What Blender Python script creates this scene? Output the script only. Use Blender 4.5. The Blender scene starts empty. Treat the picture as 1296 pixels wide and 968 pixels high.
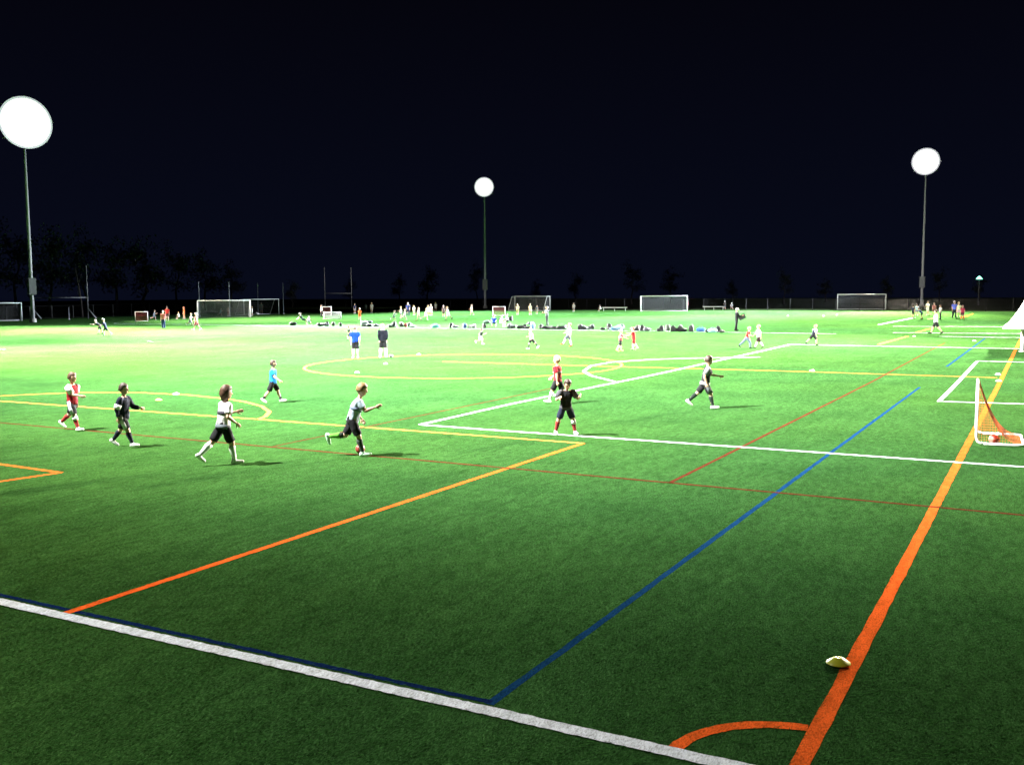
import bpy, math, random
from math import sin, cos, pi, radians, sqrt, atan2, hypot
from mathutils import Vector, Matrix, Euler, noise as mnoise
random.seed(7)
SC = bpy.context.scene
COL = SC.collection

# ------------------------------------------------------------------ camera
# world: X runs along the near touchline, Y runs up the field, metres
F, PITCH, ROLL, YAW, H = 1255.0, .0896, -.0051, -.4947, 3.65
CX, CY = 648.0, 484.0
FWD = Vector((sin(YAW)*cos(PITCH), cos(YAW)*cos(PITCH), -sin(PITCH)))
RT = Vector((cos(YAW), -sin(YAW), 0))
UP = RT.cross(FWD)
CR = cos(ROLL)*RT + sin(ROLL)*UP
CU = -sin(ROLL)*RT + cos(ROLL)*UP
cam = bpy.data.cameras.new('camera')
camo = bpy.data.objects.new('camera', cam)
COL.objects.link(camo)
cam.sensor_fit = 'HORIZONTAL'
cam.sensor_width = 36
cam.lens = 36*F/1296
cam.clip_start = .1
cam.clip_end = 3000
m = Matrix((CR, CU, -FWD)).transposed().to_4x4()
m.translation = (0, 0, H)
camo.matrix_world = m
SC.camera = camo

# ------------------------------------------------------------------ night sky
wd = bpy.data.worlds.new('World')
SC.world = wd
wd.use_nodes = True
nt = wd.node_tree
bg = nt.nodes['Background']
tc = nt.nodes.new('ShaderNodeTexCoord')
sep = nt.nodes.new('ShaderNodeSeparateXYZ')
rmp = nt.nodes.new('ShaderNodeValToRGB')
nt.links.new(tc.outputs['Generated'], sep.inputs[0])
nt.links.new(sep.outputs['Z'], rmp.inputs[0])
rmp.color_ramp.elements[0].position = 0.0
rmp.color_ramp.elements[0].color = (.0024, .0034, .0100, 1)
rmp.color_ramp.elements[1].position = .36
rmp.color_ramp.elements[1].color = (.0011, .0009, .0022, 1)
nt.links.new(rmp.outputs[0], bg.inputs[0])
bg.inputs[1].default_value = 1.0
SC.view_settings.view_transform = 'Standard'
SC.view_settings.look = 'None'
SC.view_settings.exposure = 0
SC.view_settings.gamma = 1
SC.cycles.use_denoising = True
SC.cycles.max_bounces = 5
SC.cycles.diffuse_bounces = 2
SC.cycles.glossy_bounces = 2
SC.cycles.transparent_max_bounces = 8
SC.cycles.sample_clamp_indirect = 3
SC.cycles.caustics_reflective = False
SC.cycles.caustics_refractive = False

# ------------------------------------------------------------------ floodlights (the lamps of the towers, plus a few added beams)
TOW = {'near': (-30, 4, 30), 'left': (-114.7, 83.1, 25.3), 'centre': (-97.6, 170, 24.2),
       'right': (-21, 202, 27.6), 'east': (14, 100, 29), 'west': (-92, 38, 28)}
WARM, PALE, COOL = (1.10, 1, .82), (1.0, 1, .94), (.89, 1, 1.08)
KP = 6.3e6
# tower, aim on the ground, half angle, power, tint, hooded to keep light off the trees (top row)
SPOTS = [('centre', (-72, 122), 25, 0.300, COOL, 0), ('right', (-8, 132), 22, 0.300, WARM, 0), ('left', (-92, 105), 26, 0.070, WARM, 0),
         ('centre', (-134, 171), 24, 0.0035, PALE, 0),  # added back beam, put in to brighten the distant football posts
         ('near', (8, 15), 36, 0.0018, PALE, 0), ('west', (-98, 178), 5, 0.020, PALE, 0),  # added beams: a foreground fill, and one to brighten the centre pole
         ('near', (-10, 50), 48, 0.105, PALE, 0),
         ('near', (-10, 50), 38, 0.019, PALE, 0),
         ('near', (-40, 40), 30, 0.031, COOL, 0),
         ('near', (-10, 50), 30, 0.018, PALE, 0),
         ('near', (-25, 35), 22, 0.007, PALE, 0),
         ('west', (-50, 45), 22, 0.427, WARM, 0),
         ('east', (-60, 50), 22, 0.139, COOL, 1),
         ('east', (-10, 50), 22, 0.163, WARM, 0),
         ('east', (-10, 90), 38, 0.071, WARM, 0),
         ('east', (-20, 30), 22, 0.069, WARM, 0),
         ('east', (-30, 60), 22, 0.267, PALE, 0),
         ('east', (-20, 30), 30, 0.025, WARM, 0),
         ('left', (-60, 85), 13, 0.691, PALE, 0),
         ('left', (-90, 60), 32, 0.150, WARM, 0),
         ('left', (-70, 70), 18, 0.190, WARM, 0),
         ('left', (-70, 100), 32, 0.080, WARM, 0),
         ('left', (-60, 60), 13, 0.690, PALE, 0),
         ('left', (-40, 60), 18, 0.261, PALE, 0),
         ('left', (-80, 60), 18, 0.269, WARM, 0),
         ('left', (-80, 115), 32, 0.048, WARM, 0),
         ('left', (-50, 75), 18, 0.320, PALE, 0),
         ('left', (-90, 60), 13, 0.246, WARM, 0),
         ('left', (-50, 75), 13, 0.205, PALE, 0),
         ('centre', (-70, 115), 13, 0.206, COOL, 0),
         ('centre', (-75, 70), 18, 0.258, COOL, 0),
         ('right', (-15, 130), 13, 1.454, WARM, 0),
         ('right', (-45, 112), 24, 0.900, COOL, 0),
         ('right', (-50, 70), 13, 3.250, COOL, 0),
         ('right', (-60, 130), 24, 0.533, COOL, 0),
         ('right', (-30, 130), 13, 0.177, WARM, 0)]
HOODS = []
_cnt = {}
for tn, aim, half, x, tint, hood in SPOTS:
    li = bpy.data.lights.new('floodlight_beam', 'SPOT')
    li.energy = KP*x
    li.color = tint
    li.spot_size = radians(2*half)
    li.spot_blend = 1
    li.shadow_soft_size = .14
    lo = bpy.data.objects.new('floodlight_beam', li)
    COL.objects.link(lo)
    c = Vector(TOW[tn])
    main = Vector((-45, 65, 0)) - Vector((c.x, c.y, 0))
    main.normalize()
    side = Vector((-main.y, main.x, 0))
    k = _cnt.get((tn, hood), 0)
    _cnt[(tn, hood)] = k+1
    d = Vector((aim[0], aim[1], 0)) - c
    p = c + main*1.5 + side*((.34 if tn == 'near' else .85)*(k - 3.5)) + Vector((0, 0, 1.3 if hood else -.4))
    lo.location = p
    lo.rotation_euler = d.to_track_quat('-Z', 'Y').to_euler()
    if hood:
        HOODS.append((tn, p, atan2(d.y, d.x)))

# ------------------------------------------------------------------ terrain and placing
def zt(y):
    return .006*min(max(0.0, y-42.0), 128.0)

def at(px, py):
    """the point of the ground seen at a place of the photograph (1296 x 968)"""
    d = FWD + (px-CX)/F*CR - (py-CY)/F*CU
    z = 0.0
    for _ in range(50):
        t = (H-z)/-d.z
        z = zt(d.y*t)
    return Vector((d.x*t, d.y*t, z))

def gd(px, d):
    P = d*(Vector((sin(YAW), cos(YAW), 0)) + (px-CX)/F*RT)
    P.z = zt(P.y)
    return P

FACE_R = atan2(-sin(YAW), cos(YAW))     # heading of "to the right" on the ground

# ------------------------------------------------------------------ mesh builder
class MB:
    def __init__(s):
        s.v, s.f, s.m = [], [], []
    def add(s, verts, faces, mi=0):
        o = len(s.v)
        s.v += [tuple(p) for p in verts]
        s.f += [tuple(i+o for i in f) for f in faces]
        s.m += [mi]*len(faces)
    def box(s, c, dim, rot=None, mi=0):
        x, y, z = dim[0]/2, dim[1]/2, dim[2]/2
        vs = [Vector((sx*x, sy*y, sz*z)) for sz in (-1, 1) for sy in (-1, 1) for sx in (-1, 1)]
        if rot is not None:
            vs = [rot @ p for p in vs]
        vs = [p+Vector(c) for p in vs]
        s.add(vs, [(0, 2, 3, 1), (4, 5, 7, 6), (0, 1, 5, 4), (2, 6, 7, 3), (0, 4, 6, 2), (1, 3, 7, 5)], mi)
    def loft(s, rings, mi=0, cap=True):
        n = len(rings[0])
        vs = [p for r in rings for p in r]
        fs = []
        for k in range(len(rings)-1):
            for i in range(n):
                j = (i+1) % n
                fs.append((k*n+i, k*n+j, (k+1)*n+j, (k+1)*n+i))
        if cap:
            fs.append(tuple(range(n-1, -1, -1)))
            fs.append(tuple((len(rings)-1)*n+i for i in range(n)))
        s.add(vs, fs, mi)
    def tube(s, pts, rad, seg=8, mi=0, cap=True):
        pts = [Vector(p) for p in pts]
        if not hasattr(rad, '__len__'):
            rad = [rad]*len(pts)
        rings = []
        ref = None
        for k, p in enumerate(pts):
            a = pts[max(0, k-1)]
            b = pts[min(len(pts)-1, k+1)]
            t = (b-a).normalized()
            if ref is None:
                ref = Vector((0, 0, 1)) if abs(t.z) < .9 else Vector((1, 0, 0))
            u = t.cross(ref).normalized()
            w = t.cross(u)
            ref = -w if False else ref
            rings.append([p + rad[k]*(cos(2*pi*i/seg)*u - sin(2*pi*i/seg)*w)*1.0 for i in range(seg)])
        s.loft([r[::-1] for r in rings], mi, cap)
    def capsule(s, a, b, ra, rb, seg=12):
        a, b = Vector(a), Vector(b)
        t = (b-a)
        L = t.length
        t = t/L if L > 1e-6 else Vector((0, 0, 1))
        pts, rr = [], []
        for k in range(4):
            q = (pi/2)*(k+.35)/4.35
            pts.append(a - t*ra*cos(q)); rr.append(ra*sin(q))
        pts += [a, b]; rr += [ra, rb]
        for k in range(3, -1, -1):
            q = (pi/2)*(k+.35)/4.35
            pts.append(b + t*rb*cos(q)); rr.append(rb*sin(q))
        s.tube(pts, rr, seg)
    def ell(s, c, r, rot=None, nu=14, nv=10, mi=0):
        vs = []
        for j in range(nv+1):
            th = pi*(j+.0)/nv
            th = min(max(th, .08), pi-.08)
            for i in range(nu):
                ph = 2*pi*i/nu
                p = Vector((r[0]*sin(th)*cos(ph), r[1]*sin(th)*sin(ph), r[2]*cos(th)))
                if rot is not None:
                    p = rot @ p
                vs.append(p+Vector(c))
        fs = []
        for j in range(nv):
            for i in range(nu):
                k = (i+1) % nu
                fs.append((j*nu+i, (j+1)*nu+i, (j+1)*nu+k, j*nu+k))
        fs.append(tuple(range(nu)))
        fs.append(tuple(nv*nu+i for i in range(nu-1, -1, -1)))
        s.add(vs, fs, mi)
    def mesh(s, name, smooth=False):
        me = bpy.data.meshes.new(name)
        me.from_pydata(s.v, [], s.f)
        if any(s.m):
            me.polygons.foreach_set('material_index', s.m)
        if smooth:
            me.polygons.foreach_set('use_smooth', [True]*len(me.polygons))
        me.update()
        return me
    def build(s, name, mat, parent=None, smooth=False):
        return link(name, s.mesh(name, smooth), mat, parent)

def link(name, me, mat, parent=None):
    o = bpy.data.objects.new(name, me)
    COL.objects.link(o)
    if mat is not None:
        if not me.materials:
            me.materials.append(None)
        o.material_slots[0].link = 'OBJECT'
        o.material_slots[0].material = mat
    if parent is not None:
        o.parent = parent
    return o

def empty(name, loc, rz=0.0):
    o = bpy.data.objects.new(name, None)
    COL.objects.link(o)
    o.location = loc
    o.rotation_euler = (0, 0, rz)
    o.empty_display_size = .2
    return o

def tag(o, label=None, cat=None, group=None, kind=None):
    if label: o['label'] = label
    if cat: o['category'] = cat
    if group: o['group'] = group
    if kind: o['kind'] = kind
    return o

def remesh(mb, name, voxel, smooth=2):
    me = mb.mesh(name)
    o = bpy.data.objects.new('tmp', me)
    COL.objects.link(o)
    r = o.modifiers.new('r', 'REMESH')
    r.mode = 'VOXEL'
    r.voxel_size = voxel
    r.use_smooth_shade = True
    if smooth:
        q = o.modifiers.new('s', 'SMOOTH')
        q.iterations = smooth
        q.factor = .5
    dg = bpy.context.evaluated_depsgraph_get()
    dg.update()
    out = bpy.data.meshes.new_from_object(o.evaluated_get(dg))
    out.name = name
    bpy.data.objects.remove(o)
    bpy.data.meshes.remove(me)
    return out

# ------------------------------------------------------------------ materials
def new_mat(name):
    mt = bpy.data.materials.new(name)
    mt.use_nodes = True
    t = mt.node_tree
    return mt, t, t.nodes['Principled BSDF']

def noise_node(t, scale, detail=3, rough=.6, vec=None):
    n = t.nodes.new('ShaderNodeTexNoise')
    n.inputs['Scale'].default_value = scale
    n.inputs['Detail'].default_value = detail
    n.inputs['Roughness'].default_value = rough
    if vec is not None:
        t.links.new(vec, n.inputs['Vector'])
    return n

def ramp(t, fac, stops):
    r = t.nodes.new('ShaderNodeValToRGB')
    e = r.color_ramp.elements
    while len(e) < len(stops):
        e.new(.5)
    for k, (p, c) in enumerate(stops):
        e[k].position = p
        e[k].color = (*c, 1) if len(c) == 3 else c
    t.links.new(fac, r.inputs[0])
    return r

def mixc(t, a, b, fac, mode='MIX'):
    mx = t.nodes.new('ShaderNodeMix')
    mx.data_type = 'RGBA'
    mx.blend_type = mode
    for key, val in ((0, fac), (6, a), (7, b)):
        if isinstance(val, (int, float)):
            mx.inputs[key].default_value = val
        elif isinstance(val, tuple):
            mx.inputs[key].default_value = (*val, 1) if len(val) == 3 else val
        else:
            t.links.new(val, mx.inputs[key])
    return mx.outputs[2]

def objvec(t, scale=None, rot=None):
    c = t.nodes.new('ShaderNodeTexCoord')
    mp = t.nodes.new('ShaderNodeMapping')
    if scale: mp.inputs['Scale'].default_value = scale
    if rot: mp.inputs['Rotation'].default_value = rot
    t.links.new(c.outputs['Object'], mp.inputs[0])
    return mp.outputs[0]

def turf_material():
    mt, t, b = new_mat('turf')
    v = objvec(t)
    vs = objvec(t, (1, .35, 1), (0, 0, .5))
    fine = noise_node(t, 55, 3, .75, vs)
    mid = noise_node(t, 9, 4, .65, vs)
    big = noise_node(t, .35, 4, .6, v)
    huge = noise_node(t, .05, 2, .5, v)
    a = ramp(t, fine.outputs[0], [(.28, (.0070, .0245, .0050)), (.52, (.0250, .0770, .0185)), (.74, (.068, .160, .052))])
    k = ramp(t, mid.outputs[0], [(.28, (.62, .62, .62)), (.72, (1.33, 1.33, 1.33))])
    c = mixc(t, a.outputs[0], k.outputs[0], 1.0, 'MULTIPLY')
    k2 = ramp(t, big.outputs[0], [(.3, (.78, .80, .80)), (.7, (1.18, 1.16, 1.1))])
    c = mixc(t, c, k2.outputs[0], 1.0, 'MULTIPLY')
    k3 = ramp(t, huge.outputs[0], [(.35, (.94, .98, 1.12)), (.65, (1.10, 1.0, .86))])
    c = mixc(t, c, k3.outputs[0], 1.0, 'MULTIPLY')
    st = noise_node(t, 2.2, 5, .68, objvec(t, (1, .22, 1), (0, 0, -.45)))
    k4 = ramp(t, st.outputs[0], [(.32, (.86, .87, .86)), (.5, (.99, .99, .99)), (.70, (1.20, 1.17, 1.17))])
    c = mixc(t, c, k4.outputs[0], 1.0, 'MULTIPLY')
    fl = noise_node(t, 190, 1, .5, vs)
    flr = ramp(t, fl.outputs[0], [(.66, (0, 0, 0)), (.76, (1, 1, 1))])
    c = mixc(t, c, (.11, .22, .10), flr.outputs[0])
    t.links.new(c, b.inputs['Base Color'])
    b.inputs['Roughness'].default_value = .9
    b.inputs['Specular IOR Level'].default_value = .0
    bm = t.nodes.new('ShaderNodeBump')
    bm.inputs['Strength'].default_value = .55
    bm.inputs['Distance'].default_value = .03
    s = t.nodes.new('ShaderNodeMath'); s.operation = 'ADD'
    t.links.new(fine.outputs[0], s.inputs[0]); t.links.new(mid.outputs[0], s.inputs[1])
    t.links.new(s.outputs[0], bm.inputs['Height'])
    t.links.new(bm.outputs[0], b.inputs['Normal'])
    return mt

def line_material(name, col):
    mt, t, b = new_mat(name)
    vs = objvec(t, (1, .35, 1), (0, 0, .5))
    fine = noise_node(t, 60, 3, .75, vs)
    mid = noise_node(t, 7, 3, .6, vs)
    dark = tuple(x*.45 for x in col)
    lite = tuple(min(1, x*1.18) for x in col)
    a = ramp(t, fine.outputs[0], [(.28, dark), (.5, col), (.75, lite)])
    k = ramp(t, mid.outputs[0], [(.3, (.72, .74, .72)), (.62, (1.05, 1.05, 1.05))])
    c = mixc(t, a.outputs[0], k.outputs[0], 1.0, 'MULTIPLY')
    fl = ramp(t, noise_node(t, 34, 2, .6, vs).outputs[0], [(.66, (0, 0, 0)), (.76, (.55, .55, .55))])
    c = mixc(t, c, (.012, .05, .012), fl.outputs[0])
    t.links.new(c, b.inputs['Base Color'])
    b.inputs['Roughness'].default_value = .85
    b.inputs['Specular IOR Level'].default_value = .0
    bm = t.nodes.new('ShaderNodeBump')
    bm.inputs['Strength'].default_value = .5
    bm.inputs['Distance'].default_value = .02
    t.links.new(fine.outputs[0], bm.inputs['Height'])
    t.links.new(bm.outputs[0], b.inputs['Normal'])
    return mt

_M = {}
def flat(name, col, rough=.6, spec=.4, metal=0.0, nscale=12, var=.18, bump=0.0):
    key = (name, col, rough)
    if key in _M:
        return _M[key]
    mt, t, b = new_mat(name)
    n = noise_node(t, nscale, 3, .6, objvec(t))
    lo = tuple(x*(1-var) for x in col)
    hi = tuple(min(1, x*(1+var)) for x in col)
    r = ramp(t, n.outputs[0], [(.3, lo), (.7, hi)])
    t.links.new(r.outputs[0], b.inputs['Base Color'])
    b.inputs['Roughness'].default_value = rough
    b.inputs['Specular IOR Level'].default_value = spec
    b.inputs['Metallic'].default_value = metal
    if bump:
        bm = t.nodes.new('ShaderNodeBump')
        bm.inputs['Strength'].default_value = bump
        bm.inputs['Distance'].default_value = .02
        t.links.new(n.outputs[0], bm.inputs['Height'])
        t.links.new(bm.outputs[0], b.inputs['Normal'])
    _M[key] = mt
    return mt

def cloth(col): return flat('cloth', col, .85, .2, nscale=9, var=.15, bump=.35)
def skin(col=(.52, .31, .22)): return flat('skin', col, .5, .4, nscale=15, var=.08)
def hairm(col): return flat('hair', col, .55, .4, nscale=40, var=.35, bump=.4)
def emit(name, col, s):
    mt, t, b = new_mat(name)
    b.inputs['Base Color'].default_value = (.8, .8, .8, 1)
    b.inputs['Emission Color'].default_value = (*col, 1)
    b.inputs['Emission Strength'].default_value = s
    return mt

M_TURF = turf_material()
M_WHITE = line_material('white_line', (.74, .79, .88))
M_ORANGE = line_material('orange_line', (.80, .125, .022))
M_YELLOW = line_material('yellow_line', (.80, .27, .06))
M_BLUE = line_material('blue_line', (.008, .042, .115))
M_NAVY = line_material('navy_line', (.006, .018, .07))
M_BROWN = line_material('maroon_line', (.090, .024, .013))
M_STEEL = flat('galvanised_steel', (.42, .43, .46), .45, .5, .6)
M_DARKSTEEL = flat('dark_steel', (.10, .10, .11), .5, .5, .3)
M_GOAL = flat('white_goal_paint', (.78, .78, .78), .4, .5)
M_NET = flat('white_net_cord', (.22, .22, .24), .8, .2)
M_BLACKV = flat('black_vinyl', (.025, .025, .03), .5, .4)
M_LAMP = emit('lamp_lens', (1, .98, 1), 2.2)
M_GLOWMID = emit('lamp_lens', (1, .97, 1), 1.15)  # one step dimmer, toward the imitated soft edge of the glow
M_GLOWRIM = emit('glow_rim_lens', (.84, .80, 1), .42)  # dim lavender, imitates the glow fading out round the lamps

# ------------------------------------------------------------------ ground
def ground_sheet():
    mb = MB()
    xs = [-480, -330, -220, -160, -130, -100, -70, -45, -30, -20, -10, 0, 10, 25, 60, 150, 330]
    ys = [-160, -60, -20, 0, 8, 20, 30, 42, 55, 70, 90, 120, 145, 170, 230, 330, 480]
    vs = [(x, y, zt(y)-.02) for y in ys for x in xs]
    n = len(xs)
    fs = [(j*n+i, j*n+i+1, (j+1)*n+i+1, (j+1)*n+i) for j in range(len(ys)-1) for i in range(n-1)]
    mb.add(vs, fs)
    g = flat('rough_grass', (.012, .019, .008), .9, .0, nscale=1.2, var=.5)
    return tag(mb.build('ground', g), 'dark rough grass stretching beyond the lit turf', kind='structure')
ground_sheet()

TX0, TX1, TY0, TY1 = -126.0, 45.0, -14.0, 157.5
def turf_sheet():
    mb = MB()
    xs = [TX0 + (TX1-TX0)*i/12 for i in range(13)]
    ys = [TY0, 0, 20, 42, 70, 100, 130, TY1]
    n = len(xs)
    mb.add([(x, y, zt(y)) for y in ys for x in xs],
           [(j*n+i, j*n+i+1, (j+1)*n+i+1, (j+1)*n+i) for j in range(len(ys)-1) for i in range(n-1)])
    return tag(mb.build('turf_field', M_TURF), 'green artificial turf field under floodlights', kind='structure')
turf_sheet()

PAINTED = []
ZL = {'blue_line': .0018, 'navy_line': .0020, 'orange_line': .0030, 'yellow_line': .0032, 'maroon_line': .0042, 'white_line': .0054}
def paint(pts, width, mat, label, closed=False):
    """a painted line: a ragged-edged strip lying on the turf"""
    P = []
    pts = [Vector((p[0], p[1], 0)) for p in pts]
    if closed:
        pts = pts + [pts[0]]
    for k in range(len(pts)-1):
        a, b = pts[k], pts[k+1]
        L = (b-a).length
        dist = max(4.0, hypot((a.x+b.x)/2, (a.y+b.y)/2))
        step = .05 if dist < 22 else (.25 if dist < 45 else 1.0)
        n = max(1, int(L/step))
        for i in range(n):
            P.append((a + (b-a)*i/n))
    P.append(pts[-1])
    z = ZL[mat.name]
    PAINTED.append((pts, width))
    vs = []
    for k, p in enumerate(P):
        t = (P[min(k+1, len(P)-1)] - P[max(0, k-1)])
        if t.length < 1e-9:
            t = Vector((1, 0, 0))
        t.normalize()
        nrm = Vector((-t.y, t.x, 0))
        j = .008 if hypot(p.x, p.y) < 40 else .0
        for s in (-1, 1):
            q = p + nrm*s*(width/2 + random.uniform(-j, j*.7) + 
                                .005*mnoise.noise((p.x*1.3, p.y*1.3, s*5)))
            vs.append((q.x, q.y, zt(q.y)+z))
    n = len(P)
    fs = [(2*k, 2*k+2, 2*k+3, 2*k+1) for k in range(n-1)]
    mb = MB()
    mb.add(vs, fs)
    return tag(mb.build(mat.name, mat), label, kind='structure')

def pl(*px):
    return [at(*p) for p in px]
def ext(a, b, d):
    """carry a line on past b by d metres"""
    return b + (b-a).normalized()*d

# near touchline with the navy line beside it
a, b = at(0, 756), at(900, 959)
a.y = b.y = 7.30
paint([Vector((-34, 7.30, 0)), Vector((20, 7.30, 0))], .17, M_WHITE, 'white near touchline crossing the bottom of the photo')
c0 = at(622, 889)
paint([Vector((-34, 7.475, 0)), Vector((c0.x, 7.475, 0))], .08, M_NAVY, 'navy line along the far edge of the near touchline')
e1 = at(1164, 490)
paint([Vector((c0.x, 7.43, 0)), e1], .092, M_BLUE, 'blue line running up from the near touchline')
paint(pl((1198, 464), (1247, 428)), .11, M_BLUE, 'far blue line dash near the right edge')
# orange goal line, running up the right side
g0, g1 = at(1012.4, 968), at(1289.5, 435)
paint([Vector((-1.56, -8, 0)), Vector((-1.56, 7.2, 0)), Vector((-1.57, 40, 0)), Vector((-1.62, 84, 0))], .155, M_ORANGE, 'orange goal line running up the right side')
# corner arc
ctr = Vector((-1.56, 7.30, 0))
paint([ctr + .95*Vector((cos(q), sin(q), 0)) for q in [radians(94.9 + 79.8*i/16) for i in range(17)]], .13, M_ORANGE, 'orange corner arc at the bottom right')
# orange penalty box on the near side
k1 = at(738, 561); k0 = at(98, 773)
paint([Vector((k1.x, 7.36, 0)), Vector((k1.x, k1.y, 0))], .125, M_ORANGE, 'orange box line slanting up from the near touchline')
paint([Vector((k1.x, k1.y, 0)), at(324, 530.5), at(0, 507.5), ext(at(324, 530.5), at(0, 507.5), 30)], .125, M_YELLOW, 'yellow line running left from the corner of the orange line')
paint(pl((325, 531), (336, 527), (341, 521), (331, 514), (310, 508.5), (285, 504.5), (240, 500), (180, 497), (90, 497), (0, 501)), .13, M_YELLOW, 'yellow arc bulging above the yellow line at the left')
paint(pl((-60, 579), (77, 598), (-60, 618)), .12, M_ORANGE, 'orange corner of lines at the left edge')
# maroon lines
paint([ext(at(549, 584), at(0, 535), 25), at(0, 535), at(324, 564), at(549, 584), at(848, 611), at(1296, 652), ext(at(848, 611), at(1296, 652), 6)], .10, M_BROWN, 'maroon line running right across the field')
paint([at(848, 611), at(972, 549), at(1182, 441), at(1196, 434)], .085, M_BROWN, 'maroon line slanting up to the right')
paint(pl((346, 565), (484, 536), (648, 502), (700, 491)), .075, M_BROWN, 'faint maroon line slanting up behind the runners')
# white penalty box
w0 = at(531.5, 537.5); w1 = at(1000, 436)
paint([w0, at(648, 546), at(972, 568.2), at(1296, 591), ext(at(972, 568), at(1296, 591), 10)], .145, M_WHITE, 'white box line across the middle of the field')
paint([w0, at(648, 511), at(972, 442.5), w1], .145, M_WHITE, 'white box line slanting up to the right')
paint([w1, at(1296, 441.5), ext(w1, at(1296, 441.5), 12)], .145, M_WHITE, 'white far box line reaching the right edge')
paint(pl((778, 483), (748, 475.5), (738.5, 470), (748, 463), (773, 458.5), (823, 455), (885, 453.2), (962, 452)), .14, M_WHITE, 'white arc bulging left from the slanting box line')
bx = pl((1320, 512), (1188.5, 508), (1237, 457), (1320, 459))
paint(bx, .145, M_WHITE, 'white small goal area at the right edge')
# yellow circle and halfway line
cc = (at(396, 461) + at(787, 462))/2
rr_ = (at(396, 461) - at(787, 462)).length/2
paint([cc + rr_*Vector((cos(2*pi*i/72), sin(2*pi*i/72), 0)) for i in range(72)], .12, M_YELLOW, 'yellow centre circle in the middle distance', closed=True)
paint(pl((560, 457.5), (760, 463.5), (972, 469), (1262, 478)), .12, M_YELLOW, 'yellow halfway line running right from the circle')
paint(pl((1112, 436), (1149, 425.5)), .16, M_YELLOW, 'short yellow dash in the right distance')
paint(pl((1160, 420.5), (1178, 416)), .17, M_YELLOW, 'farther yellow dash behind the walking child')
paint(pl((1216, 402.5), (1232, 397)), .2, M_ORANGE, 'far orange dash behind the right group')
# far white lines
paint([at(0, 409.5) if False else Vector((-100, 83.2, 0)), Vector((-15, 83.2, 0))], .14, M_WHITE, 'white sideline under the row of bags')
paint(pl((1130, 421), (1296, 422.3)), .2, M_WHITE, 'thin white line in the right distance')
paint(pl((1189, 425.8), (1296, 427.5)), .2, M_WHITE, 'thin white line beyond the walking child')
paint(pl((1130, 413), (1276, 413.6)), .25, M_WHITE, 'far white line in front of the canopy')
paint(pl((1112, 411), (1158, 402)), .3, M_WHITE, 'far white diagonal line in front of the right group')

def standing_fibres(n):
    """turf fibres that stand out of the pile on the near part of the field; none on the painted lines"""
    rf = random.Random(99)
    segs = []
    for pts, wdt in PAINTED:
        for a, b in zip(pts, pts[1:]):
            if min((a.x**2+a.y**2), (b.x**2+b.y**2), ((a.x+b.x)/2)**2+((a.y+b.y)/2)**2) < 34**2 or (b-a).length > 30:
                segs.append((a.x, a.y, b.x-a.x, b.y-a.y, (wdt/2-.006)**2, max((b.x-a.x)**2+(b.y-a.y)**2, 1e-9)))
    grid = {}
    for sg in segs:
        L = sqrt(sg[5])
        k = max(1, int(L/.4))
        for i in range(k+1):
            x, y = sg[0]+sg[2]*i/k, sg[1]+sg[3]*i/k
            if x*x+y*y > 36**2: continue
            for dx in (-1, 0, 1):
                for dy in (-1, 0, 1):
                    grid.setdefault((int(x//.6)+dx, int(y//.6)+dy), set()).add(sg)
    mb = MB()
    f0 = Vector((sin(YAW), cos(YAW), 0))
    V, Fc, Mi = mb.v, mb.f, mb.m
    while n > 0:
        n -= 1
        d = 6.6*(25/6.6)**rf.random()
        u = rf.uniform(-.62, .62)
        x = d*(f0.x + u*RT.x); y = d*(f0.y + u*RT.y)
        if (n % 3) and mnoise.noise((x*.9, y*.35, 3.0)) < rf.uniform(-.5, .2): continue
        hit = False
        for sx, sy, ex, ey, w2, l2 in grid.get((int(x//.6), int(y//.6)), ()):
            t = min(1, max(0, ((x-sx)*ex + (y-sy)*ey)/l2))
            if (x-sx-t*ex)**2 + (y-sy-t*ey)**2 < w2:
                hit = True
                break
        if hit: continue
        a = rf.gauss(.5, .5)
        h = rf.uniform(.003, .010)
        L = rf.uniform(.025, .075)
        ca, sa = cos(a), sin(a)
        w = rf.uniform(.0016, .0036)*(1 + d*.035)
        o = len(V)
        z = zt(y)
        V += [(x-sa*w, y+ca*w, z), (x+sa*w, y-ca*w, z), (x+ca*L*.5+sa*w*.8, y+sa*L*.5-ca*w*.8, z+h), (x+ca*L*.5-sa*w*.8, y+sa*L*.5+ca*w*.8, z+h), (x+ca*L, y+sa*L, z+h*.7)]
        Fc += [(o, o+1, o+2, o+3), (o+3, o+2, o+4)]
        k = rf.choice((0, 0, 0, 1, 1, 2))
        Mi += [k, k]
    me = mb.mesh('turf_fibres')
    for nm, c in (('fibre_green', (.022, .084, .016)), ('fibre_pale', (.044, .140, .032)), ('fibre_dark', (.010, .036, .008))):
        me.materials.append(flat(nm, c, .9, .0))
    o = bpy.data.objects.new('turf_fibres', me)
    COL.objects.link(o)
    tag(o, 'loose fibres standing up from the near turf', kind='stuff')
standing_fibres(110000)

# ------------------------------------------------------------------ light towers
def disc_pts(rows, pitch):
    out = []
    n = len(rows)
    for r, cnt in enumerate(rows):
        z = (n-1)/2*pitch - r*pitch
        for c in range(cnt):
            out.append(((c-(cnt-1)/2)*pitch, z))
    return out

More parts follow.
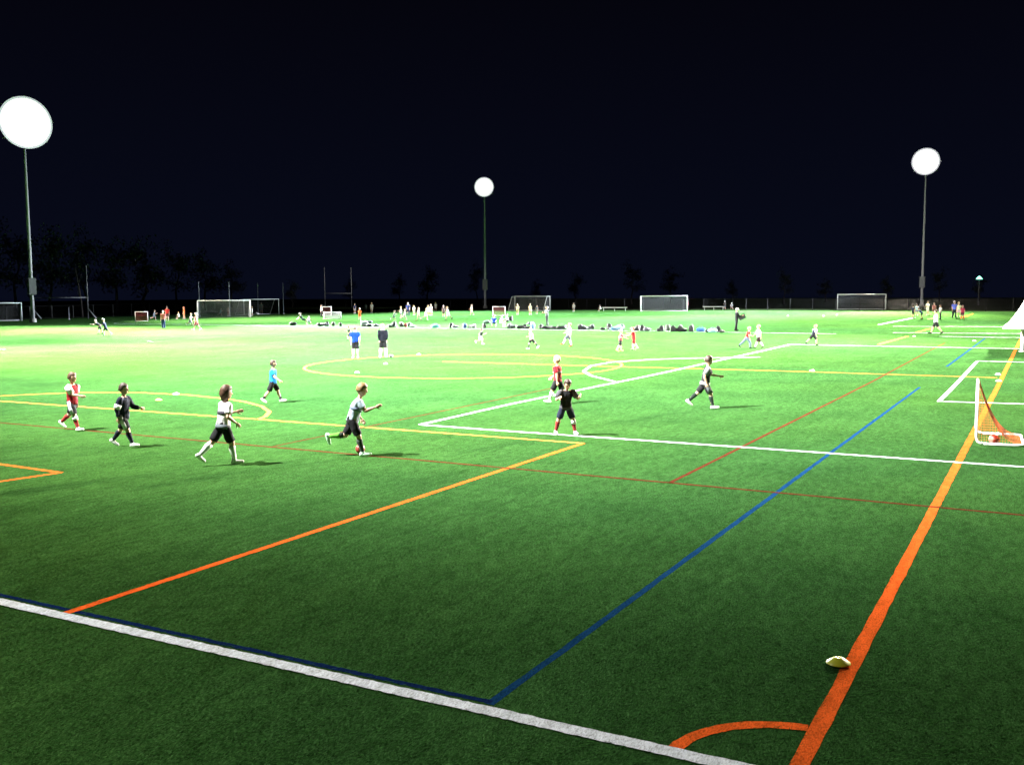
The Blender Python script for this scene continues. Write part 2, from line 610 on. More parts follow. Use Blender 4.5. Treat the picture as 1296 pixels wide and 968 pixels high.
def lamp_meshes(dia):
    """a square floodlight: tapered housing with a top lip, and its glass"""
    hb = MB()
    r = dia/2
    def sq(q, y):
        return [Vector((sx*q, y, sz*q)) for sx, sz in ((1, 1), (-1, 1), (-1, -1), (1, -1))]
    hb.loft([sq(r*.99, -.10), sq(r*.99, 0), sq(r*.8, .16), sq(r*.4, .28)])
    hb.box((0, -.16, r*.985), (dia*.96, .10, .012))
    lb = MB()
    lb.loft([sq(r*.96, -.103), sq(r*.90, -.125), sq(r*.3, -.135)])
    return hb.mesh('lamp'), lb.mesh('lens')

def sector_meshes(r0, r1, a):
    """a sector of the glare-sized lamp head: a curved housing between two radii, and its glass"""
    def ring(ra, rb, da, y):
        N = 4
        out = [Vector((rb*cos(-da+2*da*i/N), y, rb*sin(-da+2*da*i/N))) for i in range(N+1)]
        return out + [Vector((ra*cos(da-2*da*i/N), y, ra*sin(da-2*da*i/N))) for i in range(N+1)]
    g = .004
    e = g/max(r1, .1)
    hb = MB(); hb.loft([ring(r0+g, r1-g, a-e, -.10), ring(r0+g, r1-g, a-e, .05), ring(r0+(r1-r0)*.3, r1-(r1-r0)*.3, a*.6, .25)])
    lb = MB(); lb.loft([ring(r0+2*g, r1-2*g, a-2*e, -.104), ring(r0+2*g, r1-2*g, a-2*e, -.125)])
    return hb.mesh('lamp'), lb.mesh('lens')

def glare_head(root, hh, R, pitch, pole_r):  # head widened into a round disc that imitates the lamp glare
    n = int(round(R/pitch))
    for k in range(n):
        r0, r1 = max(.03, k*R/n), (k+1)*R/n
        if k == n-1:
            r1 = r0 + .45*(r1-r0)      # narrow dim outer ring, imitating the soft edge of the glow
        cnt = max(5, int(round(2*pi*(r0+r1)/2/pitch)))
        hm, lm = sector_meshes(r0, r1, pi/cnt)
        mt = M_GLOWRIM if k == n-1 else (M_GLOWMID if k == n-2 else M_LAMP)
        for i in range(cnt):
            l = link('lamp', hm, M_DARKSTEEL, root)
            l.location = (0, -.75, hh)
            l.rotation_euler = (0, -2*pi*(i+.5*(k % 2))/cnt, 0)
            link('lens', lm, mt, l)
    for z in (-R*.6, 0, R*.6):
        w = 2*sqrt(R*R - z*z)
        c = MB(); c.box((0, -.12-pole_r*.5, hh+z), (w*.96, .12, .10)); c.build('crossarm', M_STEEL, root)
    for x in (-R*.5, R*.5):
        c = MB(); c.box((x, -.36, hh), (.08, .30, R*1.5)); c.build('bracket', M_STEEL, root)

M_POLE = flat('lightened_pole', (.50, .50, .53), .6, .3)  # pole tone raised to make up for weak light on it
M_POLED = flat('darkened_pole', (.27, .27, .29), .6, .2)  # same pole, tone lowered against the strong light on the left tower

def tower(name, base, top, rows, pitch, dia, label, aim, pole_r=.26):
    root = empty('light_tower', base)
    tag(root, label, 'light tower', 'floodlight towers round the field')
    hh = top - base.z
    p = MB()
    ringed = not isinstance(rows, list)
    n = 1 if ringed else len(rows)
    zt_ = hh + (rows*.6 if ringed else (n-1)/2*pitch)
    p.tube([(0, 0, -.3), (0, 0, hh*.3), (0, 0, hh*.65), (0, 0, zt_+.2)], [pole_r, pole_r*.85, pole_r*.66, pole_r*.45], 14)
    p.build('pole', M_POLED if name == 'left' else M_POLE, root, True)
    f = MB()
    f.tube([(0, 0, 0), (0, 0, .5)], [pole_r*1.7, pole_r*1.6], 14)
    f.build('pole_base', flat('concrete', (.3, .29, .27), .9), root)
    jb = MB()
    jb.box((0, -pole_r*.6, 4.6), (.95, .55, 2.1))
    jb.box((0, -pole_r*.6-.30, 4.6), (.80, .05, 1.9))
    jb.build('junction_box', M_DARKSTEEL, root)
    ang = atan2(aim[1]-base.y, aim[0]-base.x)
    R = Matrix.Rotation(ang+pi/2, 4, 'Z')
    root.rotation_euler = (0, 0, ang+pi/2)       # local -Y looks at the field
    if ringed:
        glare_head(root, hh, rows, pitch, pole_r)
        return root
    hm, lm = lamp_meshes(dia)
    for r, cnt in enumerate(rows):
        z = hh + (n-1)/2*pitch - r*pitch
        c = MB()
        w = max(1.0, (cnt-1)*pitch + .5)
        c.box((0, -.12-pole_r*.5, z), (w, .12, .08))
        c.build('crossarm', M_STEEL, root)
        for k in range(cnt):
            x = (k-(cnt-1)/2)*pitch
            rim = k in (0, cnt-1) or r in (0, n-1)
            l = link('lamp', hm, M_DARKSTEEL, root)
            l.location = (x, -.75, z)
            l.rotation_euler = (radians(14), 0, 0)
            e = link('lens', lm, M_GLOWRIM if rim else M_LAMP, l)
    return root

def tpos(n):
    x, y, z = TOW[n]
    return Vector((x, y, zt(y)))
tower('left', tpos('left'), 25.3, 3.5, .50, 0, 'tall floodlight tower at the far left with the largest glare', (-45, 60))
tower('centre', tpos('centre'), 24.2, 2.1, .38, 0, 'floodlight tower in the middle distance at the centre of the photo', (-50, 70), .24)
tower('right', tpos('right'), 27.6, 2.75, .44, 0, 'slim floodlight tower at the right behind the group of children', (-20, 90), .26)

for tn in ('near', 'east', 'west'):
    tw = tower(tn, tpos(tn), TOW[tn][2]+.45, [8, 8], 1.7, .8, {'near': 'floodlight tower at the near touchline out of view to the left', 'east': 'floodlight tower beyond the right edge of the view', 'west': 'floodlight tower beyond the left edge of the view'}[tn], (-45, 65))
    inv = Matrix.Translation(tw.location) @ tw.rotation_euler.to_matrix().to_4x4()
    inv = inv.inverted()
    ps = [p for hn, p, az in HOODS if hn == tn]
    if not ps: continue
    azs = [az % (2*pi) for hn, p, az in HOODS if hn == tn]
    mid, az = sum(ps, Vector())/len(ps), sum(azs)/len(azs)
    mb = MB()
    R = Matrix.Rotation(az, 3, 'Z') @ Matrix.Rotation(radians(25), 3, 'Y')
    mb.box((0, 0, 0), (1.25, 9.5, .02), R)
    mb.box(R @ Vector((-.62, 0, -.1)), (.02, 9.5, .22), R)
    o = mb.build('added_visor', M_DARKSTEEL, tw)  # added plate, out of view, keeps the beam off the background trees
    o.location = inv @ (mid + R @ Vector((.62, 0, .30)))
    o.rotation_euler = (0, 0, -tw.rotation_euler.z)

# ------------------------------------------------------------------ goals
def strands(mb, P, nu, nv, r=.006):
    """net between four corners P00 P10 P11 P01, as crossing cords"""
    def pt(u, v):
        a = P[0].lerp(P[1], u); b = P[3].lerp(P[2], u)
        q = a.lerp(b, v)
        return q
    def cord(a, b):
        d = (b-a)
        if d.length < 1e-5: return
        t = d.normalized()
        ref = Vector((0, 0, 1)) if abs(t.z) < .9 else Vector((1, 0, 0))
        u = t.cross(ref).normalized()*r
        w = t.cross(u).normalized()*r
        k = [u, -u*.5+w*.87, -u*.5-w*.87]
        mb.add([a+x for x in k]+[b+x for x in k], [(0, 1, 4, 3), (1, 2, 5, 4), (2, 0, 3, 5)])
    for i in range(nu+1):
        cord(pt(i/nu, 0), pt(i/nu, 1))
    for j in range(nv+1):
        cord(pt(0, j/nv), pt(1, j/nv))

def soccer_goal(loc, rz, label, w=7.32, h=2.44, dt=.9, db=2.0, netmat=None, r=.06, cell=.16, cord=.006, braces=True):
    root = empty('soccer_goal', loc, rz)       # mouth faces local -Y
    tag(root, label, 'goal', 'full-size goals round the field' if w > 4 else 'small practice goals')
    netmat = netmat or M_NET
    for s in (-1, 1):
        p = MB(); p.tube([(s*w/2, 0, 0), (s*w/2, 0, h+r)], r, 10); p.build('goal_post', M_GOAL, root, True)
    c = MB(); c.tube([(-w/2-r, 0, h), (w/2+r, 0, h)], r, 10); c.build('crossbar', M_GOAL, root, True)
    for s in (-1, 1):
        b = MB()
        b.tube([(s*w/2, 0, h), (s*w/2, dt, h-.02), (s*w/2, db, .06)], r*.55, 8)
        b.build('side_brace', M_GOAL, root, True)
        b = MB(); b.tube([(s*w/2, r, .05), (s*w/2, db, .05)], r*.6, 8); b.build('base_rail', M_GOAL, root, True)
    b = MB(); b.tube([(-w/2, db, .05), (w/2, db, .05)], r*.6, 8); b.build('base_rail', M_GOAL, root, True)
    nb = MB()
    V = Vector
    nu, nv = max(3, int(w/cell)), max(3, int(hypot(h, db-dt)/cell))
    strands(nb, [V((-w/2, dt, h)), V((w/2, dt, h)), V((w/2, db, .05)), V((-w/2, db, .05))], nu, nv, cord)
    strands(nb, [V((-w/2, 0, h)), V((w/2, 0, h)), V((w/2, dt, h)), V((-w/2, dt, h))], nu, max(2, int(dt/cell)), cord)
    for s in (-1, 1):
        strands(nb, [V((s*w/2, 0, h)), V((s*w/2, dt, h)), V((s*w/2, db, .05)), V((s*w/2, 0, .05))], max(3, int(dt/cell)), nv, cord)
    n = nb.build('net', netmat, root)
    n['kind'] = 'stuff'
    return root

def facing(px):     # rotation that turns local -Y to the camera for a thing at that column
    a = YAW + math.atan((px-CX)/F)
    return -a
soccer_goal(gd(-9, 133), facing(0)+.05, 'full-size goal with grey net cut by the left edge of the photo')
soccer_goal(gd(285.5, 143), facing(285)+.12, 'full-size goal with dense white net at the left behind the kickers', cell=.12, cord=.011, netmat=flat('pale_net_cord', (.36, .36, .38), .8, .2))
soccer_goal(gd(332.5, 158), facing(333)+.75, 'full-size goal turned sideways with thick white post and slanting braces', cell=.3)
soccer_goal(gd(674, 172), facing(674)+pi-.6, 'full-size goal behind the standing man right of the centre tower')
soccer_goal(gd(840, 158), facing(840)-.05, 'full-size goal between the two white benches', r=.07)
soccer_goal(gd(1089.5, 160), facing(1089), 'full-size goal standing alone at the right back', cell=.14)
M_RNET = flat('dark_red_net', (.16, .03, .03), .8, .2)
M_ONET = flat('orange_net', (.75, .16, .035), .8, .2)
soccer_goal(gd(180.5, 127), facing(180)+.05, 'small goal with dark red net at the far left', 1.5, 1.25, .3, .9, M_RNET, .04, .07, .008)
soccer_goal(gd(414, 150), facing(414)+.1, 'small goal with dark red net beside the black and white child', 1.5, 1.3, .3, .9, M_RNET, .045, .07, .008)
soccer_goal(gd(421.5, 131), facing(421)+.1, 'low wide white goal with pale net behind the bag row', 2.2, .9, .3, .7, M_NET, .05, .06, .010)
soccer_goal(gd(632, 140), facing(632)-.05, 'small goal with brownish red net behind the seated child in blue', 1.75, 1.3, .3, .9, M_RNET, .045, .07, .008)

def practice_goal():
    """the near goal at the right: white tube frame, mouth to the left (local -X), orange net"""
    loc = at(1235, 556)
    root = empty('practice_goal', loc, .06)
    tag(root, 'small white tube goal with orange net standing on the orange goal line', 'goal')
    w, h, d, r = 1.95, 1.40, 1.02, .029
    for s in (-1, 1):
        p = MB()
        y = s*w/2
        p.tube([(0, y, h), (0, y, .20), (.03, y, .09), (.09, y, .05), (.16, y, .042)], r, 12)
        p.build('goal_post', M_GOAL, root, True)
        p = MB()
        pts = [(.16, y, .042), (d-.16, y, .042), (d-.05, y-s*.04, .042), (d, y-s*.14, .042)]
        p.tube(pts, r, 12)
        p.build('base_rail', M_GOAL, root, True)
    c = MB(); c.tube([(0, -w/2-r*.6, h), (0, w/2+r*.6, h)], r, 12); c.build('crossbar', M_GOAL, root, True)
    c = MB(); c.tube([(d, -w/2+.13, .042), (d, w/2-.13, .042)], r, 12); c.build('base_rail', M_GOAL, root, True)
    # sagging net: from the crossbar and posts down to the base frame
    nb = MB()
    V = Vector
    def back(t):      # sag profile, x and z along the side
        return V((.04 + (d-.08)*t**1.0, 0, .06 + (h-.06)*(1-t)**2.3))
    N = 26
    prof = [back(i/N) for i in range(N+1)]
    def cord(a, b, rr=.0022):
        t = (b-a)
        if t.length < 1e-5: return
        t.normalize()
        ref = V((0, 0, 1)) if abs(t.z) < .9 else V((1, 0, 0))
        u = t.cross(ref).normalized()*rr
        ww = t.cross(u).normalized()*rr
        k = [u, -u*.5+ww*.87, -u*.5-ww*.87]
        nb.add([a+x for x in k]+[b+x for x in k], [(0, 1, 4, 3), (1, 2, 5, 4), (2, 0, 3, 5)])
    ny = 34
    for i in range(N+1):
        for j in range(ny):
            y0, y1 = -w/2 + w*j/ny, -w/2 + w*(j+1)/ny
            if (i+j) % 1 == 0:
                cord(prof[i]+V((0, y0, 0)), prof[i]+V((0, y1, 0)))
    for j in range(ny+1):
        y = -w/2 + w*j/ny
        for i in range(N):
            cord(prof[i]+V((0, y, 0)), prof[i+1]+V((0, y, 0)))
    for s in (-1, 1):
        y = s*w/2
        for k in range(1, 18):
            x = d*k/18
            top = .06 + (h-.06)*(1-x/d)**2.3
            cord(V((x, y, .05)), V((x, y, top)))
        for k in range(1, 22):
            z = h*k/22
            xm = d*(1-((z-.06)/(h-.06))**(1/2.3)) if z > .06 else d
            cord(V((.0, y, z)), V((max(.02, xm), y, z)))
    n = nb.build('net', M_ONET, root)
    n['kind'] = 'stuff'
practice_goal()

def ball(loc, r, col, spots, label):
    mb = MB(); mb.ell((0, 0, r), (r, r, r), None, 24, 16)
    mt, t, b = new_mat('ball_leather')
    v = t.nodes.new('ShaderNodeTexVoronoi'); v.inputs['Scale'].default_value = 1.1/r*.55
    t.links.new(objvec(t), v.inputs['Vector'])
    rp = ramp(t, v.outputs['Distance'], [(.50, col), (.58, spots)])
    t.links.new(rp.outputs[0], b.inputs['Base Color'])
    b.inputs['Roughness'].default_value = .4
    o = mb.build('soccer_ball', mt, None, True)
    o.location = loc
    return tag(o, label, 'ball', 'soccer balls on the turf')
p = at(1258, 563.5); p.z += .02
ball(p, .125, (.22, .016, .008), (.26, .15, .11), 'red and white ball lying inside the small orange-net goal')
ball(at(456, 574), .11, (.30, .045, .03), (.2, .03, .03), 'dark red ball at the front foot of the fair runner')
ball(at(495, 453), .11, (.04, .04, .04), (.2, .2, .2), 'dark ball beside the feet of the coach in navy')

# ------------------------------------------------------------------ disc cones
def disc_cone(px, py, col, label, group='flat marker discs on the turf'):
    mb = MB()
    prof = [(.118, 0.0), (.116, .004), (.110, .010), (.085, .027), (.058, .044), (.034, .056), (.020, .058), (.020, .050), (.05, .040), (.08, .021), (.106, .002)]
    seg = 28
    mb.loft([[Vector((q*cos(2*pi*i/seg), q*sin(2*pi*i/seg), z)) for i in range(seg)] for q, z in prof], 0, False)
    o = mb.build('marker_disc', flat('marker_plastic', col, .35, .5, var=.05), None, True)
    o.location = at(px, py) + Vector((0, 0, .021))
    tag(o, label, 'marker disc', group)
disc_cone(1061, 841, (.84, .87, .06), 'yellow marker disc beside the orange line in the foreground')
disc_cone(201, 507, (.75, .72, .15), 'pale yellow disc on the turf left of the runner in white')
for px, py, lb in [(223, 499.5, 'white disc beside the yellow arc above the child in navy'), (1028, 470, 'white disc on the yellow halfway line at the right'),
                   (452, 472, 'white disc near the bottom left of the yellow circle'), (488, 461, 'white disc inside the yellow circle below the coach'),
                   (1263, 475, 'white disc left of the orange line inside the white goal area'), (1264, 483, 'white disc on the orange line inside the white goal area'),
                   (1157, 426, 'white disc right of the yellow dash'), (530, 449, 'white disc at the top of the yellow circle'),
                   (997, 400, 'leftmost white disc of the far right three'), (1042, 400, 'middle white disc of the far right three'), (1059, 399, 'white disc nearest the lone right goal')]:
    disc_cone(px, py, (.8, .8, .78), lb)
disc_cone(1233, 432, (.35, .7, .75), 'pale blue disc beside the far blue line')

# ------------------------------------------------------------------ benches
def bench(px, d, w, label):
    root = empty('bench', gd(px, d), facing(px))
    tag(root, label, 'bench', 'white benches along the back')
    for y in (-.11, .11):
        b = MB(); b.box((0, y, .58), (w, .20, .06)); b.build('seat_plank', M_GOAL, root)
    b = MB(); b.box((0, -.225, .54), (w-.1, .03, .16)); b.build('fascia', M_GOAL, root)
    for x in (-w/2+.3, 0, w/2-.3):
        b = MB(); b.tube([(x-.02, -.2, 0), (x, -.1, .53), (x, .1, .53), (x+.02, .2, 0)], .035, 8); b.build('leg', M_STEEL, root)
bench(778, 165, 4.2, 'long white bench left of the goal at the back')
bench(903, 165, 3.6, 'grey-white bench right of the goal with two people')

# ------------------------------------------------------------------ football posts and flag poles
def football_posts(px, d, label, crossz=3.05, top=7.6, w=7.1, pads=True):
    root = empty('football_goalpost', gd(px, d), facing(px))
    tag(root, label, 'goalpost', 'tall H-shaped football goalposts')
    mt = flat('grey_post_paint', (.15, .15, .165), .5, .4) if pads else flat('white_post_paint', (.42, .42, .43), .5, .4)
    for s in (-1, 1):
        p = MB(); p.tube([(s*w/2, 0, 0), (s*w/2, 0, top)], [.075, .055], 8); p.build('upright', mt, root, True)
        if pads:
            p = MB(); p.tube([(s*w/2, 0, 1.5), (s*w/2+1.0, -.6, .1)], .08, 8); p.build('brace', flat('pale_pad', (.26, .26, .28), .7), root, True)
    p = MB(); p.tube([(-w/2, 0, crossz), (w/2, 0, crossz)], .06, 8); p.build('crossbar', mt, root, True)
football_posts(79, 141, 'tall grey football posts beside the left floodlight tower')
football_posts(429.5, 214, 'distant faint football posts above the row of bags', top=8.6, w=5.64, pads=False)
for px, d, h, lb in [(254, 150, 5.2, 'thin grey pole behind the left post of the white-netted goal'), (292, 150, 5.2, 'thin grey pole rising above the white-netted goal'),
                     (328, 162, 5.0, 'thin grey pole rising above the sideways goal'), (360, 162, 5.1, 'thin grey pole right of the sideways goal'), (89, 139, 1.7, 'short pale pole between the left football posts')]:
    mb = MB(); mb.tube([(0, 0, 0), (0, 0, h)], [.05, .035], 8); mb.tube([(0, 0, 0), (0, 0, .14)], [.16, .12], 10)
    o = mb.build('net_pole', flat('grey_post_paint', (.30, .30, .33), .5, .4), None)
    o.location = gd(px, d)
    tag(o, lb, 'pole', 'thin poles at the back left')

# ------------------------------------------------------------------ fence along the far edge
def fence():
    root = empty('chain_link_fence', (0, 0, 0))
    tag(root, 'dark chain-link fence running along the far edge of the turf', 'fence')
    path = [Vector((TX0-2, 60, 0)), Vector((TX0-2, TY1+3, 0)), Vector((45, TY1+3, 0))]
    hgt = 1.9
    mt = flat('fence_steel', (.007, .0075, .009), .5, .4, .3)
    pm = MB(); pm.tube([(0, 0, -.1), (0, 0, hgt)], .04, 6); pm = pm.mesh('post')
    wires = MB()
    rails = MB()
    for a, b in zip(path, path[1:]):
        L = (b-a).length
        n = int(L/3.5)
        for i in range(n+1):
            q = a.lerp(b, i/n)
            o = link('post', pm, mt, root)
            o.location = (q.x, q.y, zt(q.y)-.02)
        for i in range(n):
            q0, q1 = a.lerp(b, i/n), a.lerp(b, (i+1)/n)
            z0, z1 = zt(q0.y), zt(q1.y)
            for hh in (.1, hgt-.05):
                rails.tube([(q0.x, q0.y, z0+hh), (q1.x, q1.y, z1+hh)], .03, 5)
            A0 = Vector((q0.x, q0.y, z0)); A1 = Vector((q1.x, q1.y, z1))
            strands(wires, [A0+Vector((0, 0, .1)), A1+Vector((0, 0, .1)), A1+Vector((0, 0, hgt-.05)), A0+Vector((0, 0, hgt-.05))], 16, 9, .005)
    rails.build('rail', mt, root)
    w = wires.build('wire_mesh', mt, root)
    w['kind'] = 'stuff'
fence()

# ------------------------------------------------------------------ trees beyond the fence
def tree_meshes(seed, hh, sp):
    rnd = random.Random(seed)
    tk = MB()
    bend = [Vector((rnd.uniform(-.3, .3)*k, rnd.uniform(-.3, .3)*k, hh*.8*k/5)) for k in range(6)]
    tk.tube(bend, [.28, .24, .2, .15, .1, .05], 8)
    tips = []
    for i in range(11):
        k = rnd.uniform(.3, .95)
        j = min(4, int(k*5))
        base = bend[j].lerp(bend[j+1], k*5-j)
        a = rnd.uniform(0, 2*pi)
        L = sp*(1.1-k*.6)*rnd.uniform(.6, 1)
        tip = base + Vector((cos(a)*L, sin(a)*L, L*.55))
        mid = base.lerp(tip, .5) + Vector((0, 0, .25))
        tk.tube([base, mid, tip], [.09, .06, .02], 5)
        tips += [tip, mid]
    cr = MB()
    tips += [bend[-1], bend[-1]+Vector((0, 0, hh*.12))]
    for tip in tips:
        for c in range(4):
            q = tip + Vector((rnd.gauss(0, .8), rnd.gauss(0, .8), rnd.gauss(0, .7)))
            for l in range(17):
                p = q + Vector((rnd.gauss(0, .55), rnd.gauss(0, .55), rnd.gauss(0, .45)))
                s = rnd.uniform(.14, .32)
                e = Euler((rnd.uniform(0, pi), rnd.uniform(0, pi), rnd.uniform(0, 2*pi))).to_matrix()
                cr.add([p+e @ Vector(v) for v in ((-s, 0, 0), (0, -s*.5, .03), (s, 0, 0), (0, s*.5, .03))], [(0, 1, 2, 3)])
    return tk.mesh('trunk', True), cr.mesh('crown')
M_LEAF = flat('foliage', (.020, .027, .017), .7, .3, nscale=.8, var=.5)
M_BARK = flat('bark', (.055, .047, .045), .9, .2, nscale=6, var=.4)
TM = [tree_meshes(s, hh, sp) for s, hh, sp in ((1, 14, 4.2), (2, 12, 3.6), (3, 17, 4.6))]
rt = random.Random(21)
def tree(px, d, kind, sc, label, group):
    r = empty('tree', gd(px, d), rt.uniform(0, 6.28))
    r.location.z -= .05
    r.scale = (sc, sc, sc*rt.uniform(.9, 1.1))
    tag(r, label, 'tree', group)
    link('trunk', TM[kind][0], M_BARK, r)
    link('crown', TM[kind][1], M_LEAF, r)
ORD = ['first', 'second', 'third', 'fourth', 'fifth', 'sixth', 'seventh', 'eighth', 'ninth', 'tenth', 'eleventh', 'twelfth', 'thirteenth', 'fourteenth', 'fifteenth', 'sixteenth', 'seventeenth']
for px, d, k, s in [(-20, 152, 0, 1.0), (22, 165, 2, .95), (66, 158, 1, 1.05), (112, 170, 2, .9), (150, 172, 0, 1.0), (185, 182, 1, 1.1), (225, 186, 2, .85), (262, 192, 0, .9)]:
    tree(px, d, k, s, ORD[[-20, 22, 66, 112, 150, 185, 225, 262].index(px)] + ' dim leafy tree from the left edge in the row beyond the football posts', 'dark trees at the back left')
for i in range(17):
    tree(305 + i*62 + rt.uniform(-18, 18), rt.uniform(225, 290), i % 3, rt.uniform(.42, .72), ORD[i] + ' small dark tree from the left in the line beyond the back fence', 'dark trees beyond the back fence')
# the leaning bare trunk by the football posts
mb = MB(); q = gd(106, 150)
mb.tube([(0, 0, -.1), (-.3, .1, 2.5), (-.9, .2, 5), (-1.3, .1, 7.6)], [.16, .13, .1, .05], 8)
mb.tube([(-.9, .2, 5), (-.2, .3, 6.6)], [.06, .02], 6)
mb.tube([(-.3, .1, 2.5), (-1.2, .1, 4.2)], [.05, .02], 6)
o = mb.build('bare_tree', M_BARK, None, True); o.location = q
tag(o, 'leaning bare pale trunk between the left football posts', 'tree')

# ------------------------------------------------------------------ green lamp at the right
def green_lamp():
    base = gd(1237, 205)
    root = empty('green_lamp_post', base, facing(1237))
    tag(root, 'small lamp glowing blue-green in the dark at the right', 'lamp')
    zz = H + (369.5-353)*205/F - base.z
    p = MB(); p.tube([(0, .3, -.1), (0, .3, zz+.5)], [.09, .06], 8); p.build('pole', M_DARKSTEEL, root)
    s = MB(); s.loft([[Vector((q*cos(2*pi*i/14), q*sin(2*pi*i/14), z)) for i in range(14)] for q, z in ((.62, -.30), (.55, -.14), (.32, .16), (.12, .34))])
    s = s.build('lamp_shade', emit('green_glass', (.25, 1, .72), 3.2), root, True); s.location = (0, -.1, zz)
    a = MB(); a.tube([(0, .3, zz+.45), (0, -.1, zz+.5)], .05, 6); a.build('arm', M_DARKSTEEL, root)
green_lamp()

# ------------------------------------------------------------------ canopy at the right edge
def canopy():
    leg = at(1293.5, 445)
    root = empty('canopy', leg, facing(1293))
    tag(root, 'white peaked canopy cut off by the right edge of the photo', 'canopy')
    S, o_ = 2.6, 1.05          # spacing of the legs, overhang
    mt = flat('white_canvas', (.80, .78, .80), .8, .2, nscale=2, var=.04)
    for x in (0, S):
        for y in (0, S):
            p = MB(); p.tube([(x, y, 0), (x, y, 1.55)], .10, 12); p.tube([(x, y, 0), (x, y, .03)], .17, 12); p.build('leg', mt, root, True)
    c = Vector((S/2, S/2, 0))
    def edge(t, side):
        h0 = S/2+o_
        q = (-h0 + 2*h0*t)
        return [(q, -h0), (h0, q), (-q, h0), (-h0, -q)][side]
    for side in range(4):
        mb = MB()
        N, K = 8, 10
        vs = []
        for k in range(K+1):
            u = k/K
            z = 1.37 + 4.5*(u**1.35)
            for i in range(N+1):
                x, y = edge(i/N, side)
                sag = -.05*sin(pi*i/N)*(1-u)
                vs.append((c.x+x*(1-u), c.y+y*(1-u), z+sag))
        fs = [(k*(N+1)+i, k*(N+1)+i+1, (k+1)*(N+1)+i+1, (k+1)*(N+1)+i) for k in range(K) for i in range(N)]
        mb.add(vs, fs)
        pn = mb.build('roof_panel', mt, root, True)
        sol = pn.modifiers.new('thickness', 'SOLIDIFY'); sol.thickness = .02
canopy()

# ------------------------------------------------------------------ people
POSE = {
 'stand':  dict(tL=5, kL=4, tR=-4, kR=4, sL=6, eL=14, sR=-4, eR=14, ab=9, sp=4),
 'behind': dict(tL=5, kL=4, tR=-3, kR=4, sL=-28, eL=38, sR=-28, eR=38, ab=6, sp=5, head=18, lean=6),
 'chat':   dict(tL=4, kL=4, tR=-6, kR=6, sL=25, eL=80, sR=20, eR=70, ab=10, sp=5),
 'walk':   dict(tL=25, kL=6, tR=-20, kR=20, sL=-22, eL=20, sR=26, eR=28, ab=8, sp=2, lean=3),
 'walk2':  dict(tL=-22, kL=18, tR=24, kR=5, sL=28, eL=55, sR=-18, eR=22, ab=9, sp=2, lean=3),
 'point':  dict(tL=-26, kL=26, tR=20, kR=4, sL=-14, eL=18, sR=38, eR=42, ab=12, sp=3, lean=3),
 'run':    dict(tL=40, kL=42, tR=-22, kR=62, sL=-35, eL=80, sR=35, eR=75, ab=10, sp=2, lean=14),
 'run2':   dict(tL=-28, kL=48, tR=34, kR=24, sL=40, eL=75, sR=-38, eR=70, ab=12, sp=2, lean=12),
 'stride': dict(tL=-34, kL=14, tR=26, kR=16, sL=30, eL=50, sR=-30, eR=45, ab=14, sp=4, lean=10),
 'lunge':  dict(tL=-40, kL=8, tR=34, kR=34, sL=30, eL=35, sR=-25, eR=40, ab=22, sp=4, lean=18),
 'wide':   dict(tL=10, kL=8, tR=-8, kR=6, sL=18, eL=95, sR=10, eR=95, ab=34, sp=17, lean=10, head=24),
 'bend':   dict(tL=20, kL=24, tR=-8, kR=14, sL=48, eL=35, sR=38, eR=30, ab=8, sp=8, lean=52, head=-10),
 'kick':   dict(tL=42, kL=20, tR=-8, kR=10, sL=-20, eL=30, sR=35, eR=30, ab=26, sp=4, lean=-6),
 'reach':  dict(tL=14, kL=12, tR=-16, kR=18, sL=78, eL=12, sR=40, eR=30, ab=14, sp=6, lean=6),
 'sit':    dict(tL=82, kL=72, tR=76, kR=66, sL=36, eL=42, sR=30, eR=46, ab=12, sp=12, lean=14),
 'recline': dict(tL=72, kL=58, tR=88, kR=12, sL=-40, eL=6, sR=-46, eR=6, ab=14, sp=10, lean=-28),
 'board':  dict(tL=6, kL=4, tR=-8, kR=6, sL=24, eL=78, sR=30, eR=70, ab=8, sp=5, head=14),
 'p5':     dict(tL=-26, kL=62, tR=22, kR=10, sL=-30, eL=60, sR=34, eR=70, ab=14, sp=3, lean=20, head=6),
 'p3':     dict(tL=-32, kL=16, tR=20, kR=14, sL=24, eL=70, sR=-20, eR=70, ab=20, sp=4, lean=9),
}
_C = {}
def folds(me, amp, fz):
    """loose creases: push the cloth in and out along its normals"""
    for v in me.vertices:
        c = v.co
        n = mnoise.noise((c.x*16, c.y*16, c.z*fz)) + .5*mnoise.noise((c.x*34+5, c.y*34, c.z*fz*1.9))
        v.co = c + v.normal*amp*n
    me.update()
    return me

